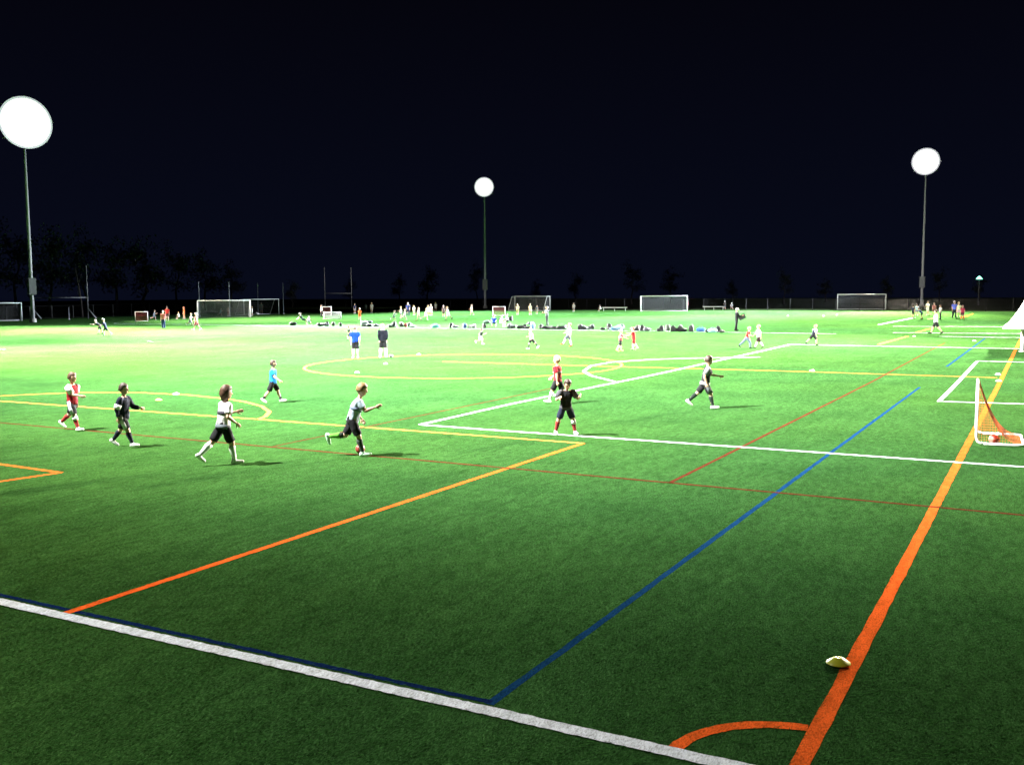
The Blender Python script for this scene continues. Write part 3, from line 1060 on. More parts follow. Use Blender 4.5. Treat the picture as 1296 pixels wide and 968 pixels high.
def skel(pn, adult):
    P = dict(lean=0, head=0); P.update(POSE[pn])
    hw, shw = (.052, .112) if adult else (.052, .108)
    hz, shz = (.525, .815) if adult else (.505, .785)
    th, sh, an = (.245, .235, .042) if adult else (.235, .222, .042)
    ua, fa = (.168, .142) if adult else (.158, .132)
    L = radians(P['lean'])
    S = Vector((sin(L), 0, cos(L)))
    hip = Vector((0, 0, hz))
    sk = dict(hip=hip, S=S, adult=adult)
    sk['sh'] = hip + S*(shz-hz)
    hd = L*.35 + radians(P['head'])
    sk['hd'] = Vector((sin(hd), 0, cos(hd)))
    sk['fx'] = Vector((cos(hd), 0, -sin(hd)))
    sk['neck'] = sk['sh'] + S*.025
    sk['head'] = sk['sh'] + S*.045 + sk['hd']*(.082 if adult else .098)
    sk['hr'] = Vector((.062, .050, .072)) if adult else Vector((.072, .060, .082))
    sp = radians(P['sp'])
    low = 9
    for s, q in ((1, 'L'), (-1, 'R')):
        h = hip + Vector((0, s*hw, -.01))
        a = radians(P['t'+q]); k = radians(P['k'+q])
        kn = h + th*Vector((sin(a)*cos(sp), s*sin(sp), -cos(a)*cos(sp)))
        b = a-k
        ank = kn + sh*Vector((sin(b)*cos(sp*.6), s*sin(sp*.6), -cos(b)*cos(sp*.6)))
        f = b*(.85 if b < 0 else .35)
        fd = Vector((cos(f), s*.12, sin(f))).normalized()
        dn = Vector((sin(f), 0, -cos(f)))
        heel = ank - fd*.022 + dn*(an-.018)
        toe = ank + fd*.098 + dn*(an-.016)
        sk['leg'+q] = (h, kn, ank, heel, toe)
        low = min(low, heel.z-.02, toe.z-.018)
        # arms hang from the leaning trunk
        sho = sk['sh'] + Vector((0, s*shw, 0)) - S*.012
        c = radians(P['s'+q]) + L*.25; e = radians(P['e'+q]); ab = radians(P['ab'])
        el = sho + ua*Vector((sin(c)*cos(ab), s*sin(ab), -cos(c)*cos(ab)))
        inn = -s*.25*sin(e)
        wd_ = Vector((sin(c+e)*cos(ab*.4), s*sin(ab*.4)+inn, -cos(c+e)*cos(ab*.4))).normalized()
        wr = el + fa*wd_
        sk['arm'+q] = (sho, el, wr, wd_)
    low = min(low, hip.z-.072)
    for key, val in list(sk.items()):
        if key in ('hip', 'sh', 'neck', 'head'):
            sk[key] = val - Vector((0, 0, low))
        elif key[:3] in ('leg',):
            sk[key] = tuple(v - Vector((0, 0, low)) for v in val)
        elif key[:3] == 'arm':
            sk[key] = tuple(v - Vector((0, 0, low)) for v in val[:3]) + (val[3],)
    return sk

def ring(c, S, rx, ry, n=16):
    X = Vector((S.z, 0, -S.x))
    return [c + X*rx*cos(2*pi*i/n) + Vector((0, 1, 0))*ry*sin(2*pi*i/n) for i in range(n)]

def trunk(mb, sk, grow=1.0, add=0.0, lo=-.03, hi=1.0):
    S, hip = sk['S'], sk['hip']
    T = (sk['sh']-hip).length
    prof = [(-.10, .052, .064), (-.02, .068, .086), (.12, .066, .086), (.34, .058, .076), (.55, .064, .086), (.78, .070, .098), (.92, .056, .098), (1.0, .042, .078), (1.06, .030, .045)]
    rings = []
    for t, rx, ry in prof:
        if t < lo-.001 or t > hi+.08: continue
        rings.append(ring(hip+S*T*t, S, rx*grow+add, ry*grow+add))
    mb.loft(rings)

def body_mesh(pn, adult, hq):
    key = ('body', pn, adult, hq)
    if key in _C: return _C[key]
    sk = skel(pn, adult)
    mb = MB()
    trunk(mb, sk)
    mb.ell(sk['hip'], (.066, .084, .066))
    mb.capsule(sk['neck']-sk['S']*.02, sk['head']-sk['hd']*.03, .030, .029)
    X, Z = sk['fx'], sk['hd']
    R = Matrix((X, Vector((0, 1, 0)), Z)).transposed()
    hr = sk['hr']
    mb.ell(sk['head']+Z*.008, hr*.97, R, 18, 14)
    mb.ell(sk['head']-Z*hr.z*.50+X*hr.x*.18, (hr.x*.72, hr.y*.74, hr.z*.52), R)
    if hq:
        mb.capsule(sk['head']+X*hr.x*.93+Z*.006, sk['head']+X*hr.x*1.10-Z*.014, .006, .0105, 8)
        for s in (-1, 1):
            mb.ell(sk['head']+Vector((0, s*hr.y*.98, 0))-X*.004-Z*.006, (.013, .007, .02), R, 8, 6)
    for q, s in (('L', 1), ('R', -1)):
        h, kn, ank, heel, toe = sk['leg'+q]
        mb.capsule(h, kn, .054, .037)
        calf = kn.lerp(ank, .33) - Vector((.010, 0, 0))
        mb.capsule(kn, calf, .036, .036)
        mb.capsule(calf, ank, .036, .021)
        mb.capsule(heel, toe, .019, .016)
        mb.capsule(ank, heel, .021, .019)
        sho, el, wr, wd_ = sk['arm'+q]
        mb.capsule(sk['sh']-sk['S']*.02+Vector((0, s*.04, 0)), sho, .036, .034)
        mb.capsule(sho, el, .033, .025)
        mb.capsule(el, el.lerp(wr, .3), .025, .026)
        mb.capsule(el.lerp(wr, .3), wr, .026, .0155)
        # hand: palm, four unequal curled fingers, thumb from the side of the palm
        side = Vector((0, 1, 0)).cross(wd_)
        if side.length < .1: side = Vector((1, 0, 0))
        side.normalize()                       # towards the thumb, forward
        nrm = wd_.cross(side).normalized()*s   # back of the hand
        pal = wr + wd_*.042
        Rp = Matrix((wd_, side, nrm)).transposed()
        mb.ell(pal, (.031, .024, .011), Rp, 10, 8)
        if hq:
            for i, ln in enumerate((.040, .046, .043, .034)):
                b0 = wr + wd_*.064 + side*(.0165-.011*i)
                b1 = b0 + wd_*ln*.5 - nrm*.005
                b2 = b1 + wd_*ln*.34 - nrm*.014
                mb.capsule(b0, b1, .0064, .006, 7)
                mb.capsule(b1, b2, .006, .0052, 7)
            t0 = wr + wd_*.026 + side*.018
            t1 = t0 + wd_*.022 + side*.018 - nrm*.004
            mb.capsule(t0, t1, .0085, .007, 7)
            mb.capsule(t1, t1+wd_*.02+side*.004-nrm*.004, .007, .006, 7)
        else:
            mb.capsule(wr+wd_*.06, wr+wd_*.10, .015, .011, 8)
            mb.capsule(wr+wd_*.025+side*.016, wr+wd_*.05+side*.034, .009, .007, 8)
    me = remesh(mb, 'person', .0052 if hq else .012, 2 if hq else 1)
    _C[key] = me
    return me

def clothes(part, pn, adult, hq):
    key = (part, pn, adult, hq)
    if key in _C: return _C[key]
    sk = skel(pn, adult)
    mb = MB()
    S = sk['S']
    vox = .010 if hq else .018
    if part in ('shirt', 'vest', 'jacket'):
        T = (sk['sh']-sk['hip']).length
        hip = sk['hip']
        prof = [(-.12, .088, .108), (.08, .085, .106), (.34, .078, .098), (.55, .080, .104), (.78, .084, .114), (.93, .070, .114), (1.0, .055, .094), (1.07, .040, .056)]
        mb.loft([ring(hip+S*T*t, S, rx, ry) for t, rx, ry in prof])
        for q, s in (('L', 1), ('R', -1)):
            sho, el, wr, wd_ = sk['arm'+q]
            if part == 'shirt':
                mb.tube([sho-Vector((0, s*.03, 0)), sho, sho.lerp(el, .72)], [.046, .050, .047], 12)
            elif part == 'jacket':
                mb.capsule(sho, el, .050, .041)
                mb.tube([el, el.lerp(wr, .92)], [.041, .030], 12)
        me = folds(remesh(mb, part, vox, 2), .009, 9)
    elif part in ('sleeveL', 'sleeveR'):
        q = part[-1]; s = 1 if q == 'L' else -1
        sho, el, wr, wd_ = sk['arm'+q]
        mb.tube([sho-Vector((0, s*.012, .0)), sho+Vector((0, s*.012, .0)), sho.lerp(el, .78)], [.050, .057, .053], 12)
        me = mb.mesh('sleeve', True)
    elif part in ('shorts', 'trousers', 'shorts_light'):
        mb.loft([ring(sk['hip']+S*t, S, rx, ry) for t, rx, ry in ((-.06, .074, .094), (-.03, .080, .102), (.02, .080, .102), (.065, .076, .096))])
        for q, s in (('L', 1), ('R', -1)):
            h, kn, ank, heel, toe = sk['leg'+q]
            if part == 'trousers':
                mb.capsule(h, kn, .066, .052)
                mb.tube([kn, kn.lerp(ank, .4), ank.lerp(kn, -.02)], [.052, .047, .040], 12)
            else:
                mb.tube([h+(h-kn)*.1, h.lerp(kn, .5), h.lerp(kn, .90)], [.060, .061, .059], 14)
        me = folds(remesh(mb, 'shorts' if part != 'trousers' else part, vox, 2), .009, 7)
    elif part in ('sockL', 'sockR'):
        h, kn, ank, heel, toe = sk['leg'+part[-1]]
        calf = kn.lerp(ank, .33) - Vector((.010, 0, 0))
        mb.tube([kn.lerp(ank, .14), calf, ank.lerp(kn, .3), ank, ank+(heel-ank)*.4], [.041, .0415, .031, .0265, .026], 12)
        me = mb.mesh('sock', True)
    elif part in ('gaiterL', 'gaiterR'):
        h, kn, ank, heel, toe = sk['leg'+part[-1]]
        calf = kn.lerp(ank, .42) - Vector((.010, 0, 0))
        mb.tube([kn.lerp(ank, .36), calf, ank.lerp(kn, .3), ank], [.0435, .0430, .0335, .0295], 12)
        me = mb.mesh('sock', True)
    elif part in ('ankleL', 'ankleR'):
        h, kn, ank, heel, toe = sk['leg'+part[-1]]
        mb.tube([ank.lerp(kn, .36), ank.lerp(kn, .1), ank+(heel-ank)*.4], [.0315, .028, .027], 12)
        me = mb.mesh('sock', True)
    elif part in ('shoeL', 'shoeR'):
        h, kn, ank, heel, toe = sk['leg'+part[-1]]
        fd = (toe-heel).normalized()
        mb.capsule(heel, heel.lerp(toe, .55), .027, .029)
        mb.capsule(heel.lerp(toe, .5), toe+fd*.004, .029, .022)
        mb.capsule(heel, ank+(ank-heel)*.05, .027, .029)
        me = remesh(mb, 'shoe', .007 if hq else .012, 1)
    elif part in ('hair', 'longhair'):
        lg = part == 'longhair'
        X, Z, hr = sk['fx'], sk['hd'], sk['hr']
        R = Matrix((X, Vector((0, 1, 0)), Z)).transposed()
        t = MB(); t.ell((0, 0, 0), (1, 1, 1), None, 26, 18)
        vs = []
        for v in t.v:
            v = Vector(v)
            k = 1.15 + .11*mnoise.noise(v*2.6) + .07*mnoise.noise(v*8) + (.06 if lg else 0)
            face = max(0, min(1, (v.x-.10)*3.2))*max(0, min(1, (.52-v.z)*3.5))
            low = max(0, min(1, (-.30-v.z)*3))
            if lg and v.x < .25: low = 0
            k = k*(1-face) + .80*face
            k = k*(1-low) + .78*low
            p = Vector((v.x*hr.x*k, v.y*hr.y*k, v.z*hr.z*k*(1.45 if lg and v.z < 0 and v.x < .25 else 1)))
            vs.append(sk['head'] + Z*.010 + R @ p)
        mb.add(vs, t.f)
        me = mb.mesh('hair', True)
    elif part == 'cap':
        X, Z, hr = sk['fx'], sk['hd'], sk['hr']
        R = Matrix((X, Vector((0, 1, 0)), Z)).transposed()
        mb.ell(sk['head']+Z*hr.z*.42, (hr.x*1.14, hr.y*1.14, hr.z*.80), R)
        mb.ell(sk['head']+Z*hr.z*.36+X*hr.x*1.25, (hr.x*.6, hr.y*.85, .008), R)
        me = mb.mesh('cap', True)
    elif part == 'band':
        T = (sk['sh']-sk['hip']).length
        mb.loft([ring(sk['hip']+S*T*t, S, rx, ry, 20) for t, rx, ry in ((.50, .087, .110), (.56, .088, .112), (.66, .090, .118))])
        me = mb.mesh('chest_band', True)
    elif part == 'hem':
        T = (sk['sh']-sk['hip']).length
        mb.loft([ring(sk['hip']+S*T*t, S, rx, ry, 20) for t, rx, ry in ((-.13, .095, .115), (-.05, .094, .114), (.06, .092, .113))])
        me = mb.mesh('shirt_hem', True)
    elif part in ('panelL', 'panelR'):
        q = part[-1]; s = 1 if q == 'L' else -1
        h, kn, ank, heel, toe = sk['leg'+q]
        mb.tube([h+Vector((0, s*.042, .03)), h.lerp(kn, .45)+Vector((0, s*.040, 0)), h.lerp(kn, .86)+Vector((0, s*.034, 0))], [.030, .036, .036], 10)
        me = mb.mesh('side_panel', True)
    elif part in ('cuffL', 'cuffR'):
        sho, el, wr, wd_ = sk['arm'+part[-1]]
        mb.tube([sho.lerp(el, .52), sho.lerp(el, .98)], [.056, .050], 12)
        me = mb.mesh('sleeve_cuff', True)
    elif part in ('kneeL', 'kneeR'):
        h, kn, ank, heel, toe = sk['leg'+part[-1]]
        mb.tube([kn.lerp(ank, .05), kn.lerp(ank, .36)], [.046, .048], 12)
        me = mb.mesh('sock_top', True)
    elif part == 'eyes':
        me = None
    _C[key] = me
    return me

def eye_mesh(pn, adult, s):
    key = ('eye', pn, adult, s)
    if key in _C: return _C[key]
    sk = skel(pn, adult); X, Z, hr = sk['fx'], sk['hd'], sk['hr']
    mb = MB(); mb.ell(sk['head']+X*hr.x*.90+Vector((0, s*.023, 0))+Z*.010, (.008, .009, .007), None, 10, 8)
    me = mb.mesh('eye', True); _C[key] = me
    return me
def mouth_mesh(pn, adult):
    key = ('mouth', pn, adult)
    if key in _C: return _C[key]
    sk = skel(pn, adult); X, Z, hr = sk['fx'], sk['hd'], sk['hr']
    R = Matrix((X, Vector((0, 1, 0)), Z)).transposed()
    mb = MB(); mb.ell(sk['head']+X*hr.x*.885-Z*hr.z*.48, (.006, .017, .0045), R, 10, 8)
    me = mb.mesh('mouth', True); _C[key] = me
    return me

BROWN, DKBROWN, FAIR, BLACKH = (.075, .035, .018), (.035, .018, .012), (.42, .27, .12), (.012, .010, .010)
WHITE, BLACK, NAVY, RED, BLUE = (.70, .70, .70), (.009, .009, .011), (.009, .011, .026), (.22, .006, .012), (.002, .030, .26)
GREY, PINK, ORANGE, CREAM, LBLUE = (.30, .31, .34), (.70, .42, .44), (.62, .12, .02), (.75, .72, .58), (.42, .55, .70)

def person(px, py, h, face, pose, label, shirt=WHITE, shorts=BLACK, hair=BROWN, socks=WHITE, shoes=WHITE, adult=False,
           hq=False, top='shirt', legs='shorts', sock='sock', group=None, extra=(), sk_col=(.52, .31, .22), d=None, cap=None, lift=0, hairpart='hair'):
    loc = at(px, py) if d is None else gd(px, d)
    o = link('person', body_mesh(pose, adult, hq), skin(sk_col))
    o.location = loc + Vector((0, 0, .018 + lift))
    o.rotation_euler = (0, 0, FACE_R + radians(face))
    o.scale = (h, h, h)
    tag(o, label, 'person', group)
    def part(p, name, col, fn=cloth):
        return link(name, clothes(p, pose, adult, hq), fn(col), o)
    part(top, 'jacket' if top == 'jacket' else 'shirt', shirt)
    part(legs, legs, shorts)
    part(hairpart, 'hair', hair, hairm)
    if cap: part('cap', 'cap', cap)
    for q in 'LR':
        if socks is not None: part(sock+q, 'sock', socks)
        part('shoe'+q, 'shoe', shoes)
    for p, name, col in extra:
        part(p, name, col)
    if hq:
        for s in (-1, 1):
            link('eye', eye_mesh(pose, adult, s), flat('eye', (.03, .02, .02), .2, .6), o)
        link('mouth', mouth_mesh(pose, adult), flat('lips', (.30, .09, .08), .5), o)
    return o

NG = 'children playing in the near game'
person(93, 545, 1.56, -12, 'point', 'child in dark red shirt with white shoulders and black shorts walking at the far left', RED, BLACK, BROWN, (.30, .03, .03), WHITE, hq=True, group=NG,
       extra=(('sleeveL', 'sleeve', WHITE), ('sleeveR', 'sleeve', WHITE), ('panelR', 'side_panel', (.5, .52, .6)), ('kneeR', 'sock_top', WHITE)))
person(158, 566, 1.52, -8, 'walk2', 'dark-haired child in navy kit with white sleeve band walking behind the red-shirted child', NAVY, BLACK, DKBROWN, NAVY, WHITE, hq=True, group=NG, top='jacket',
       extra=(('cuffR', 'sleeve_cuff', WHITE), ('panelR', 'side_panel', (.6, .62, .66)), ('panelL', 'side_panel', (.6, .62, .66))))
person(284, 588, 1.68, 40, 'p3', 'long-haired child in white shirt running away with white socks', (.74, .70, .71), BLACK, BROWN, WHITE, WHITE, hq=True, group=NG,
       extra=(('band', 'chest_band', (.05, .045, .06)), ('hem', 'shirt_hem', (.11, .13, .145))), hairpart='longhair')
person(346, 510, 1.42, -5, 'walk', 'child in bright blue shirt with black shorts and short black socks', (.008, .17, .50), BLACK, DKBROWN, BLACK, (.8, .66, .66), hq=True, sock='ankle', group=NG)
person(447, 577, 1.66, 4, 'p5', 'fair-haired child in pale blue shirt sprinting to the right', (.26, .32, .37), BLACK, (.16, .10, .035), (.03, .04, .03), (.6, .8, .66), hq=True, group=NG,
       extra=(('band', 'chest_band', (.13, .16, .22)), ('gaiterL', 'sock_sleeve', (.10, .30, .04))))
person(706, 511, 1.56, 150, 'walk', 'fair child in red shirt partly hidden behind the child in black', (.34, .012, .022), BLACK, (.42, .30, .2), (.7, .7, .7), WHITE, hq=True, group=NG,
       extra=(('band', 'chest_band', (.30, .16, .18)),))
person(716, 551, 1.44, -75, 'wide', 'child in black shirt and navy shorts standing with legs apart on the white line', BLACK, (.010, .014, .030), DKBROWN, (.20, .02, .02), WHITE, hq=True, group=NG,
       extra=(('kneeL', 'sock_top', WHITE), ('sleeveL', 'sleeve', (.06, .06, .07)), ('sleeveR', 'sleeve', (.06, .06, .07)), ('hem', 'shirt_hem', (.05, .05, .055))))
person(892, 517, 1.66, -6, 'stride', 'child in black and white striped kit running alone in the penalty box', (.012, .012, .018), BLACK, DKBROWN, (.010, .018, .014), WHITE, hq=True, group=NG,
       extra=(('sleeveL', 'sleeve', (.03, .03, .035)), ('sleeveR', 'sleeve', (.16, .16, .17)), ('hem', 'shirt_hem', (.40, .40, .42)), ('panelR', 'side_panel', (.09, .10, .11))))

MG = 'people in the brightly lit middle of the field'
person(450, 454, 1.76, 100, 'stand', 'person in royal blue shirt and black shorts with back to the camera', BLUE, BLACK, DKBROWN, None, WHITE, adult=True, group=MG, sk_col=(.62, .42, .32))
person(443, 431, 1.15, 200, 'run', 'small child in dark clothes glimpsed left of the person in royal blue', (.003, .005, .004), BLACK, DKBROWN, None, (.02, .02, .02), group=MG)
person(485, 453, 1.86, 100, 'behind', 'stooping coach in navy jacket and black shorts with hands behind back', (.004, .005, .011), BLACK, (.16, .09, .05), WHITE, WHITE, adult=True, group=MG, top='jacket')
person(608, 436, 1.15, 20, 'run', 'small child in dark green top running below the row of bags', (.004, .009, .007), WHITE, DKBROWN, None, WHITE, group=MG)
person(673, 442, 1.33, 205, 'stride', 'child in pale pink shirt and black shorts running left', (.42, .26, .25), (.004, .004, .005), FAIR, (.006, .006, .006), WHITE, group=MG)
person(720, 439, 1.52, 170, 'kick', 'child in white shirt and grey shorts with red boots', WHITE, (.06, .07, .10), (.10, .06, .03), WHITE, (.16, .015, .012), group=MG)
person(785, 445, 1.30, 10, 'reach', 'child in red and white shirt reaching toward the child all in red', (.24, .03, .04), BLACK, (.25, .16, .1), (.7, .6, .3), (.7, .55, .2), group=MG, extra=(('band', 'chest_band', PINK),))
person(802, 443, 1.40, 190, 'reach', 'child all in red with one arm held out to the left', (.20, .007, .010), (.14, .006, .009), (.05, .025, .012), WHITE, WHITE, group=MG)
person(945, 441, 1.38, 8, 'lunge', 'child in red shirt and pale blue trousers lunging to the right', (.22, .006, .006), (.10, .125, .19), FAIR, None, BLACK, group=MG, legs='trousers')
person(960, 441, 1.45, 185, 'walk', 'child in cream white shirt close to the right of the lunging child', (.7, .66, .6), (.02, .008, .01), (.16, .11, .07), WHITE, (.02, .006, .006), group=MG)
person(1029, 437, 1.38, 12, 'lunge', 'child in navy vest with white sleeves running where the white box lines meet', NAVY, BLACK, (.30, .20, .08), None, BLACK, group=MG, extra=(('sleeveL', 'sleeve', WHITE), ('sleeveR', 'sleeve', WHITE),))
person(1184, 423, 1.90, 160, 'walk2', 'person in loose white shirt and black shorts walking at the right', WHITE, BLACK, DKBROWN, None, BLACK, adult=True, group=MG)
c = person(932, 419, 1.92, 8, 'board', 'man in black with white cap holding a dark board at the bag row end', BLACK, BLACK, (.5, .42, .34), None, BLACK, adult=True, group=MG, top='jacket', legs='trousers', cap=(.8, .8, .78))
mb = MB(); mb.box((0, 0, 0), (.62, .05, .42)); mb.box((0, -.03, .19), (.16, .03, .06))
bo = mb.build('clipboard', M_BLACKV, None)
q = at(932, 419); rr = Vector((cos(FACE_R), sin(FACE_R), 0))
bo.location = q + rr*.48 + Vector((0, 0, 1.22)); bo.rotation_euler = (0, -.45, FACE_R)
tag(bo, 'dark board held out by the man with the white cap', 'board')
person(692, 412, 1.90, 200, 'chat', 'man in black trousers and grey white top standing among the bags', (.10, .105, .115), (.003, .0035, .005), BLACKH, None, BLACK, adult=True, group=MG, legs='trousers')
person(625, 415, 1.55, 90, 'sit', 'person in royal blue sitting at the edge of the bag row', BLUE, BLACK, DKBROWN, None, BLACK, group='people resting by the bags')
person(643, 412, 1.45, 200, 'sit', 'person in grey sitting right of the one in royal blue', (.2, .22, .26), BLACK, BLACKH, None, BLACK, group='people resting by the bags')
person(634, 414, 1.40, 30, 'sit', 'person in pale pink sitting between two darker ones in the bag row', (.7, .58, .6), (.5, .45, .46), DKBROWN, None, WHITE, group='people resting by the bags')
person(383, 410, 1.55, 5, 'recline', 'dark-clad person leaning back on the ground at the left of the bags', (.03, .04, .04), (.04, .06, .09), BLACKH, None, WHITE, group='people resting by the bags')
person(390, 411, 1.2, 5, 'sit', 'child in white sitting against the reclining dark-clad person', WHITE, (.1, .12, .2), DKBROWN, None, WHITE, group='people resting by the bags')

FG = 'children training on the far side'
LST = [
 (127, 423, 1.45, 190, 'bend', 'child in black with pale head stooping at the far left', (.006, .007, .010), BLACK, (.7, .66, .6), None, BLACK),
 (134, 425, 1.55, 185, 'lunge', 'child in navy with white head beside the stooping child', (.010, .013, .036), (.008, .008, .016), (.3, .29, .28), None, GREY),
 (207, 416, 1.80, 260, 'stand', 'slim figure in red top and navy trousers at the far left', (.55, .14, .15), (.02, .03, .12), (.35, .22, .18), None, BLACK),
 (212, 406, 1.75, 100, 'stand', 'figure in bright red behind the slim one in navy trousers', (.62, .03, .03), (.10, .04, .04), DKBROWN, None, GREY),
 (195, 405, 1.35, 20, 'run', 'dim grey-blue child right of the small red-netted goal', (.12, .15, .22), (.1, .12, .16), DKBROWN, None, GREY),
 (227, 404, 1.15, 180, 'sit', 'child in white crouching left of the orange one', (.8, .8, .76), WHITE, FAIR, None, WHITE),
 (233, 404, 1.60, 190, 'stand', 'figure in orange-red right of the crouching white child', (.62, .12, .03), (.4, .18, .08), (.3, .1, .05), None, GREY),
 (241, 413, 1.45, 10, 'run2', 'child in white top and grey shorts left of the red-shirted blond', WHITE, (.2, .22, .25), FAIR, None, WHITE),
 (249, 418, 1.68, 185, 'walk', 'blond child in faded red shirt and dark shorts in front of the netted goal', (.62, .22, .22), (.16, .02, .03), (.7, .55, .4), None, WHITE),
 (279, 400, 1.25, 20, 'run', 'dim teal child seen through the net of the left goal', (.08, .2, .22), (.06, .1, .1), DKBROWN, None, GREY),
 (289, 400, 1.35, 270, 'stand', 'child in pink and white seen through the net of the left goal', (.72, .45, .45), (.3, .1, .1), DKBROWN, None, WHITE),
 (319, 400, 1.40, 200, 'stand', 'child in white beside the thick post of the sideways goal', WHITE, (.6, .6, .6), FAIR, None, WHITE),
 (331, 397, 1.80, 270, 'stand', 'grey figure standing inside the sideways goal', (.26, .27, .29), (.2, .2, .22), (.2, .2, .2), None, GREY),
 (407, 401, 1.65, 200, 'stand', 'child in white top and black trousers beside the red-netted goal left of the bags', WHITE, (.02, .02, .025), DKBROWN, None, BLACK),
 (449, 397, 1.60, 250, 'stand', 'child in navy right of the low white goal', (.03, .05, .16), (.5, .5, .55), DKBROWN, None, WHITE),
 (455.5, 405, 1.45, 90, 'chat', 'child in orange crouched behind the bag row', (.62, .12, .02), (.5, .1, .03), (.3, .12, .06), None, WHITE),
 (463, 395, 1.50, 270, 'stand', 'left one of the two white figures beyond the orange child', WHITE, (.6, .62, .6), DKBROWN, None, WHITE),
 (470.5, 396, 1.62, 270, 'stand', 'right one of the two white figures beyond the orange child', (.72, .74, .72), (.5, .52, .5), FAIR, None, WHITE),
 (498.5, 406, 1.30, 20, 'run', 'small child in grey-green running ahead of the white-shirted pack', (.2, .25, .24), (.05, .08, .08), (.3, .26, .2), None, WHITE),
 (507.5, 403, 1.50, 190, 'chat', 'white-shirted child with dark shorts left of the adult in navy', WHITE, (.08, .08, .1), FAIR, None, WHITE),
 (511.5, 406, 1.45, 10, 'run2', 'white-shirted child stepping in front of the adult in navy', WHITE, (.65, .65, .65), (.6, .5, .4), None, GREY),
 (516.5, 400.5, 1.86, 270, 'stand', 'adult in navy blue standing behind the white-shirted pack', (.025, .05, .22), (.02, .025, .06), (.35, .28, .25), None, BLACK),
 (524, 399, 1.40, 260, 'stand', 'yellow-white child just right of the adult in navy', (.8, .8, .66), (.5, .6, .4), FAIR, None, WHITE),
 (530, 406, 1.60, 200, 'walk', 'cream-shirted child in the middle of the white-shirted pack', CREAM, (.68, .6, .48), FAIR, None, (.2, .14, .1)),
 (538.5, 405, 1.48, 10, 'run', 'white-shirted child leaning forward right of the cream one', WHITE, WHITE, (.6, .5, .4), None, GREY),
 (542, 399.5, 1.45, 270, 'stand', 'dimmer white child half hidden in the pack', (.62, .64, .62), (.5, .5, .5), FAIR, None, WHITE),
 (545.5, 399.5, 1.60, 260, 'stand', 'tall white child on the right of the pack', WHITE, (.7, .7, .7), (.5, .4, .3), None, WHITE),
 (551.5, 393.5, 1.45, 270, 'stand', 'white child standing farthest back against the dark', WHITE, (.6, .62, .6), FAIR, None, WHITE),
 (561.5, 401, 1.50, 270, 'stand', 'child in dark grey left of the last white runner', (.10, .08, .11), (.05, .05, .06), (.4, .3, .3), None, GREY),
 (567, 405, 1.68, 190, 'stride', 'white runner with dark boots at the right end of the pack', WHITE, (.7, .7, .7), FAIR, None, BLACK),
 (597, 399, 1.50, 200, 'walk', 'lone white child left of the centre tower pole', WHITE, (.7, .72, .6), (.4, .28, .2), None, WHITE),
 (655, 398.5, 1.50, 270, 'stand', 'pale yellow child at the left post of the goal behind the bags', (.8, .76, .45), (.3, .32, .14), (.5, .4, .2), None, WHITE),
 (671, 398.5, 1.55, 270, 'stand', 'cream child in the mouth of the goal behind the bags', (.8, .76, .58), (.7, .72, .5), (.5, .4, .3), None, WHITE),
 (679.5, 397.5, 1.25, 270, 'stand', 'dim dark child in the goal behind the bags', (.07, .09, .12), (.2, .26, .2), DKBROWN, None, WHITE),
 (726, 394.5, 1.35, 250, 'stand', 'grey child alone left of the first white bench', (.45, .46, .48), (.3, .3, .32), (.3, .28, .26), None, WHITE),
 (760, 394, 1.2, 200, 'sit', 'child in white squatting at the end of the first bench', WHITE, (.5, .5, .5), DKBROWN, None, WHITE),
 (870, 392.5, 1.5, 200, 'stand', 'figure in crimson leaning by the right post of the back goal', (.5, .05, .10), (.06, .03, .04), (.4, .2, .2), None, GREY),
 (917, 392, 1.4, 270, 'chat', 'dark figure at the bench with pale head', (.03, .03, .035), (.05, .05, .06), (.6, .55, .5), None, BLACK),
 (925.5, 392, 1.4, 270, 'sit', 'grey figure sitting right of the second bench', (.26, .29, .33), (.1, .1, .12), (.3, .3, .3), None, BLACK),
 (1155.5, 402.5, 1.50, 20, 'stand', 'child in navy at the left end of the right group', (.02, .03, .06), BLACK, BLACKH, None, BLACK),
 (1160, 399.5, 1.42, 260, 'stand', 'child in pale blue behind the navy child of the right group', (.5, .58, .7), (.2, .25, .35), DKBROWN, None, WHITE),
 (1166.5, 404.5, 1.45, 185, 'bend', 'child in dark blue stooping below the right tower pole', (.04, .07, .2), BLACK, DKBROWN, None, BLACK),
 (1174, 399, 1.72, 200, 'chat', 'cream-shirted child just right of the right tower pole', CREAM, (.7, .66, .6), (.3, .2, .12), None, WHITE),
 (1182, 399, 1.55, 270, 'stand', 'child in dull red behind the cream-shirted one', (.35, .12, .12), (.14, .06, .06), DKBROWN, None, GREY),
 (1190, 404.5, 1.62, 180, 'stand', 'child in white shirt and dark trousers on the right of the pole group', WHITE, (.03, .03, .04), DKBROWN, None, BLACK),
 (1207.5, 402.5, 1.88, 265, 'stand', 'adult in violet blue top with dark trousers at the right back', (.12, .14, .62), (.02, .02, .03), (.5, .42, .6), None, BLACK),
 (1213, 401, 1.70, 260, 'stand', 'pale yellow figure between the violet adult and the dark red child', (.78, .76, .5), (.6, .4, .5), (.6, .5, .3), None, WHITE),
 (1218, 404, 1.50, 250, 'stand', 'child in dark red with red socks at the right end of the right group', (.34, .03, .07), (.08, .02, .03), (.35, .2, .18), (.6, .08, .06), (.6, .1, .06)),
]
TR = {2, 13, 21, 44, 45}
for i, (px, py, h, fc, po, lb, sh, so, ha, sk_, bo_) in enumerate(LST):
    person(px, py, h, fc, po, lb, sh, so, ha, sk_, bo_, adult=h > 1.72, group=FG, legs='trousers' if i in TR else 'shorts')

